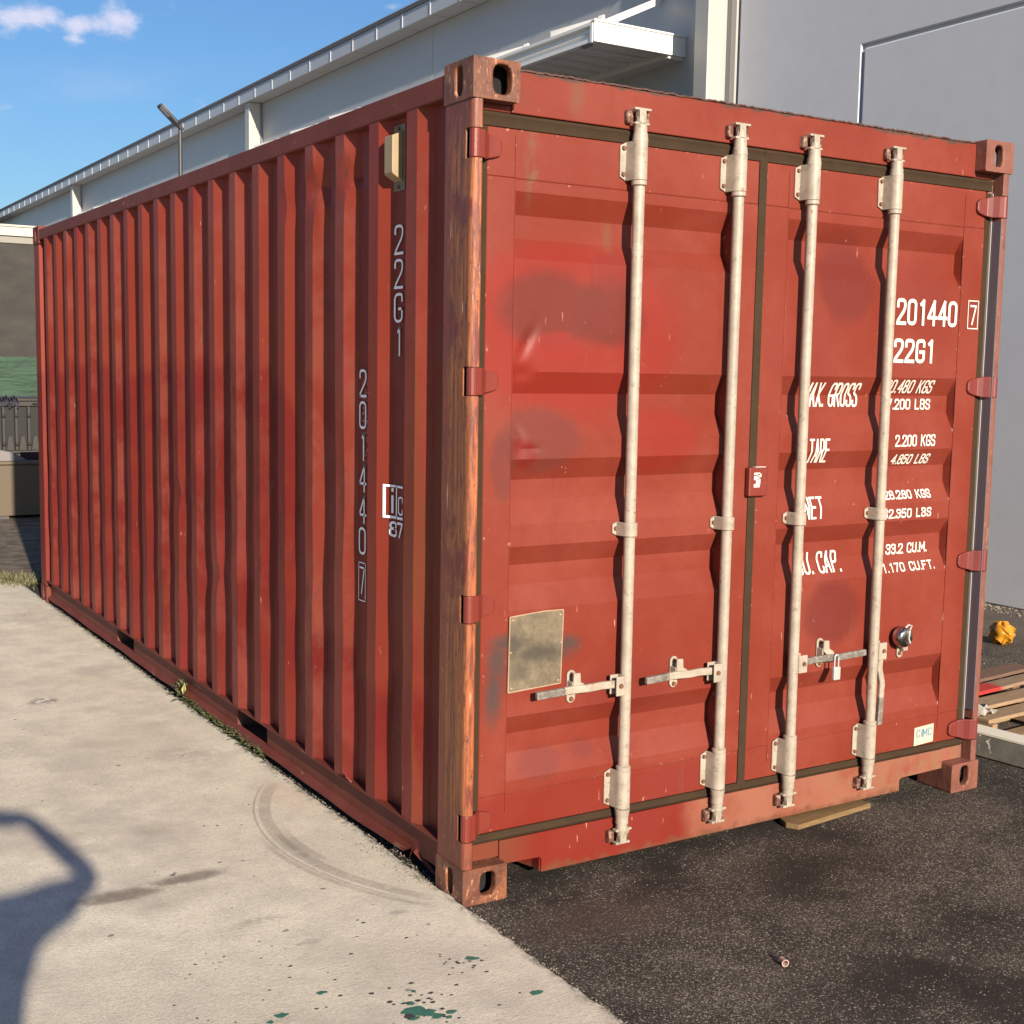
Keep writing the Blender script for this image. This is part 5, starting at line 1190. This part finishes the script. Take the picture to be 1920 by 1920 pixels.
# ---------------------------------------------------------------- yard end: shed, banner, barrier, bin
sh = thing('yard_shed', 'shed at the yard end with cream eaves board over a dark mesh screen', 'building', (1, 18, 0))
g = G(); g.box((-9, 18.15, 0), (5.6, 26, 3.6)); g.build('shed_body', M['screen'], sh)
g = G(); g.box((-9, 18.0, 3.60), (5.6, 18.14, 3.735)); g.build('eaves_board', M['trim'], sh, bevel=.004)
g = G(); g.box((-9, 18.04, 3.49), (5.6, 18.14, 3.595)); g.build('lower_eaves_board', simple('pale_grey_board', (.22, .205, .18), .6), sh, bevel=.004)
g = G(); g.box((-9, 17.98, 3.74), (5.6, 26.2, 3.77)); g.build('shed_roof', M['trim'], sh)
for i in range(6):
    g = G(); x0 = -8.99 + i * 2.43 + .9; g.box((x0 + .01, 18.06, .05), (min(5.6, x0 + 2.42), 18.10, 3.485)); g.build('mesh_screen', M['screen'], sh, bevel=.004)
bn = thing('green_banner', 'green cloth banner with cream lettering hung on the dark screen', 'banner', (1.5, 18, 1.1))
g = G(); rows = []
for i in range(60):
    x = -3.0 + i * .12; rows.append([(x, 18.02 + .012 * math.sin(i * .9 + k), 1.12 + (1.74 - 1.12) * k / 6) for k in range(7)])
g.grid(rows); g.build('banner_cloth', M['banner'], bn, smooth=40)
g = G()
def on_b(x, z): return (x, 17.985, z)
for ch, x0 in (('S', 1.585), ('E', 1.25)):
    for s_ in GL[ch]: ribbon(g, [Vector((x0 + p.x * .55, 1.30 + p.y * .36)) for p in s_], .07, on_b, .05)
g.build('lettering', M['sticker'], bn)
ba = thing('slatted_barrier', 'grey plastic barrier with dark upright panels and slotted top rail behind the bin', 'barrier', (1, 14, 0))
g = G(); g.box((-5, 14.0, 1.10), (4.4, 14.10, 1.165)); g.box((-5, 14.0, .50), (4.4, 14.10, .54)); g.box((-5, 14.02, 1.165), (4.4, 14.08, 1.21)); g.box((-5, 14.03, 0), (4.4, 14.08, .50)); g.build('barrier_rail', M['barrier'], ba, bevel=.008)
g = G(); g.box((-5, 13.99, 1.213), (4.4, 14.10, 1.228)); g.build('dark_top_strip', M['rope'], ba)
pg = G(); pg.box((0, 14.03, .54), (.115, 14.06, 1.10)); p1 = pg.build('barrier_panel', M['barrier_d'], ba, origin=(0, 14, .54), bevel=.004)
ug = G(); ug.box((.118, 13.99, .54), (.150, 14.04, 1.10)); ug.sphere((.134, 13.985, .62), .024, 8, 6); ug.sphere((.134, 13.985, .98), .024, 8, 6); ug.prism([(.01, .54), (.105, .54), (.085, .72), (.035, .72)], 'y', 14.0, 14.028)
u1 = ug.build('barrier_upright', M['barrier'], ba, origin=(0, 14, .54), bevel=.003)
sg = G(); sg.prism([(.06 + .042 * math.cos(R(a)), 1.13 + .013 * math.sin(R(a))) for a in range(0, 360, 30)], 'y', 13.992, 13.999); s1 = sg.build('rail_slot_shade', M['dark'], ba, origin=(0, 14, .54))  # raised near-black ovals, the shade of the slots painted on
for o in (p1, u1, s1): o.location.x += -4.9
s1.location.y -= .001
for i in range(1, 56):
    for o in (p1, u1, s1):
        if o is s1 and i % 2: continue
        c = o.copy(); C.objects.link(c); c.parent = ba; c.location = o.location + Vector((.1535 * i, 0, 0))
rp = thing('blue_rope', 'dark blue rope bundled over the barrier rail at the left edge', 'rope', (1.2, 13.97, 1.1))
for i in range(9):
    g = G(); x = 1.12 + .032 * i; z = 1.19 + .02 * math.sin(i * 2.1)
    g.tube([(x, 14.05, z - .05), (x + .005, 13.98, z + .03), (x + .02, 13.96, z - .03), (x + .012, 13.965, z - .09)], .010, 7); g.build('rope_coil', M['rope'], rp, smooth=50)
bi = thing('tan_plastic_bin', 'long tan plastic bin half in the shade of the container', 'bin', (.2, 11.4, 0))
g = G(); x0, x1 = -1.9, 1.75
g.prism([(11.10, .03), (11.06, .575), (11.03, .585), (11.03, .615), (11.10, .620), (11.12, .60), (11.12, .12), (11.88, .12), (11.90, .62), (11.97, .615), (11.97, .585), (11.90, .03)], 'x', x0, x1); g.build('bin_tub', M['bin'], bi, bevel=.004)
g = G(); 
for xx in (x0, x1 - .03): g.box((xx, 11.12, .1), (xx + .03, 11.88, .60))
g.build('bin_end', M['bin'], bi)
g = G(); 
for i in range(7): g.box((x0 + .3 + i * .55, 11.07, 0), (x0 + .42 + i * .55, 11.3, .03))
g.build('bin_foot', M['bin_d'], bi)
g = G(); pr = [(.54, .60)] + [(.66 + .20 * -math.cos(R(a)), .615 + .115 * math.sin(R(a))) for a in range(0, 100, 12)] + [(.80, .70), (.90, .64), (.93, .615)]
g.prism(pr, 'y', 11.13, 11.45); g.build('curved_lid', simple('grey_bin_lid', (.17, .15, .15), .4), bi, bevel=.006)
g = G(); g.box((.94, 11.16, .55), (1.7, 11.8, .60)); g.box((.94, 11.5, .60), (1.7, 11.55, .68)); g.build('bin_content', simple('dark_red_cloth', (.05, .02, .02), .9), bi)

# ---------------------------------------------------------------- the photographer, behind the camera, throwing the shadow at lower left
def skin(name, verts, edges, rad, mat, par, root=0, sub=2):
    me = bpy.data.meshes.new(name); me.from_pydata(verts, edges, []); o = bpy.data.objects.new(name, me); C.objects.link(o); me.materials.append(mat)
    s_ = o.modifiers.new('skin', 'SKIN'); s_.use_smooth_shade = True
    for i, v in enumerate(me.skin_vertices[0].data):
        r_ = rad[i]; v.radius = r_ if isinstance(r_, tuple) else (r_, r_); v.use_root = (i == root)
    b = o.modifiers.new('sub', 'SUBSURF'); b.levels = sub; b.render_levels = sub
    if par: o.parent = par
    return o
pe = thing('person', 'person in dark shirt and grey trousers raising a phone with both hands, elbows out', 'person', (-2.02, -3.72, 0))
bx_, by_ = 0.0, 0.06      # body centre relative to the person's base
V = []; Ed = []; Ra = []
def jv(p, r_, to=None):
    V.append(p); Ra.append(r_)
    if to is not None: Ed.append((to, len(V) - 1))
    return len(V) - 1
pelv = jv((0, .04, .95), (.155, .11)); waist = jv((0, .05, 1.10), (.135, .10), pelv); chest = jv((0, .05, 1.30), (.16, .115), waist); upc = jv((0, .05, 1.42), (.13, .09), chest)
neck = jv((0, .06, 1.51), .055, upc); hb = jv((0, .075, 1.58), (.062, .07), neck); hm = jv((0, .085, 1.66), (.075, .092), hb); ht = jv((0, .075, 1.73), (.062, .075), hm)
for s_, el, wr_ in ((1, (.435, .245, 1.45), (.27, .30, 1.66)), (-1, (-.33, .20, 1.43), (-.08, .31, 1.66))):
    sh_ = jv((.175 * s_, .07, 1.43), .062, upc); e = jv(el, .043, sh_); m1 = jv(tuple((Vector(el) * .45 + Vector(wr_) * .55)), .037, e); wv_ = jv(wr_, .027, m1)
    pt = (.155 if s_ > 0 else .02)
    pal = jv(tuple(Vector(wr_) * .45 + Vector((pt, .318, 1.68)) * .55), (.038, .018), wv_)
    base = V[pal]
    for k, (dz, ln) in enumerate(((.032, .060), (.012, .066), (-.008, .062), (-.026, .050))):
        a1 = jv((base[0] - s_ * .030, base[1] + .006, base[2] + dz), .0095, pal); a2 = jv((base[0] - s_ * (.030 + ln * .5), base[1] + .004, base[2] + dz), .0088, a1); jv((base[0] - s_ * (.030 + ln), base[1] - .004, base[2] + dz * .9), .0078, a2)
    t1 = jv((base[0] - s_ * .014, base[1] - .026, base[2] - .022), .011, pal); jv((base[0] - s_ * .050, base[1] - .026, base[2] - .004), .0095, t1)
    hip = jv((.09 * s_, .04, .88), .095, pelv); kn = jv((.11 * s_, .05, .50), .062, hip); an = jv((.12 * s_, .03, .10), .042, kn); jv((.12 * s_, .06, .045), (.042, .035), an); jv((.13 * s_, .20, .03), (.04, .022), len(V) - 1)
skin('body', V, Ed, Ra, M['skin'], pe)
skin('shirt', [(0, .04, .93), (0, .05, 1.10), (0, .05, 1.30), (0, .05, 1.43), (.18, .07, 1.435), (.36, .17, 1.445), (-.18, .07, 1.435), (-.27, .14, 1.43)], [(0, 1), (1, 2), (2, 3), (3, 4), (4, 5), (3, 6), (6, 7)], [(.165, .125), (.15, .115), (.17, .13), (.135, .10), .075, .062, .075, .062], M['shirt'], pe)
skin('trousers', [(0, .04, .97), (.095, .04, .86), (.112, .05, .50), (.122, .03, .09), (-.095, .04, .86), (-.112, .05, .50), (-.122, .03, .09)], [(0, 1), (1, 2), (2, 3), (0, 4), (4, 5), (5, 6)], [(.165, .125), .105, .078, .062, .105, .078, .062], M['trouser'], pe)
g = G(); g.sphere((-2.02, -3.72 + .065, 1.70), .094, 16, 10, (.92, 1.08, .95)); g.build('hair', M['hair'], pe, smooth=180)
for s_ in (1, -1):
    g = G(); g.box((-2.02 + .13 * s_ - .05, -3.76, 0), (-2.02 + .13 * s_ + .05, -3.48, .085)); g.build('shoe', M['shoe'], pe, bevel=.03, seg=3)
    g = G(); g.sphere((-2.02 + .078 * s_, -3.72 + .075, 1.645), .02, 8, 6, (.4, 1, 1.5)); g.build('ear', M['skin'], pe, smooth=60)
g = G(); g.prism([(-2.02 - .014, 1.62), (-2.02 + .014, 1.62), (-2.02, 1.665)], 'y', -3.56, -3.535); g.build('nose', M['skin'], pe, bevel=.004)
g = G(); g.box((-2.02 - .024, -3.555, 1.594), (-2.02 + .024, -3.548, 1.602)); g.build('mouth', simple('lip', (.25, .09, .08), .5), pe, bevel=.002)
for s_ in (1, -1):
    g = G(); g.sphere((-2.02 + .030 * s_, -3.558, 1.665), .009, 8, 6); g.build('eye', simple('eye_white', (.5, .5, .5), .3), pe, smooth=60)
view = Vector((math.sin(.55381), math.cos(.55381), -.11)).normalized(); sd = Vector((view.y, -view.x, 0)).normalized(); upp = sd.cross(view).normalized()
ph = thing('phone', 'black smartphone held up sideways in both hands to take the picture', 'phone', tuple(Vector(cam.location) - view * .022))
g = G(); g.obox(Vector(cam.location) - view * .026, sd, view, upp, (.074, .004, .036)); g.build('phone_case', M['phone'], ph, bevel=.004, seg=2)
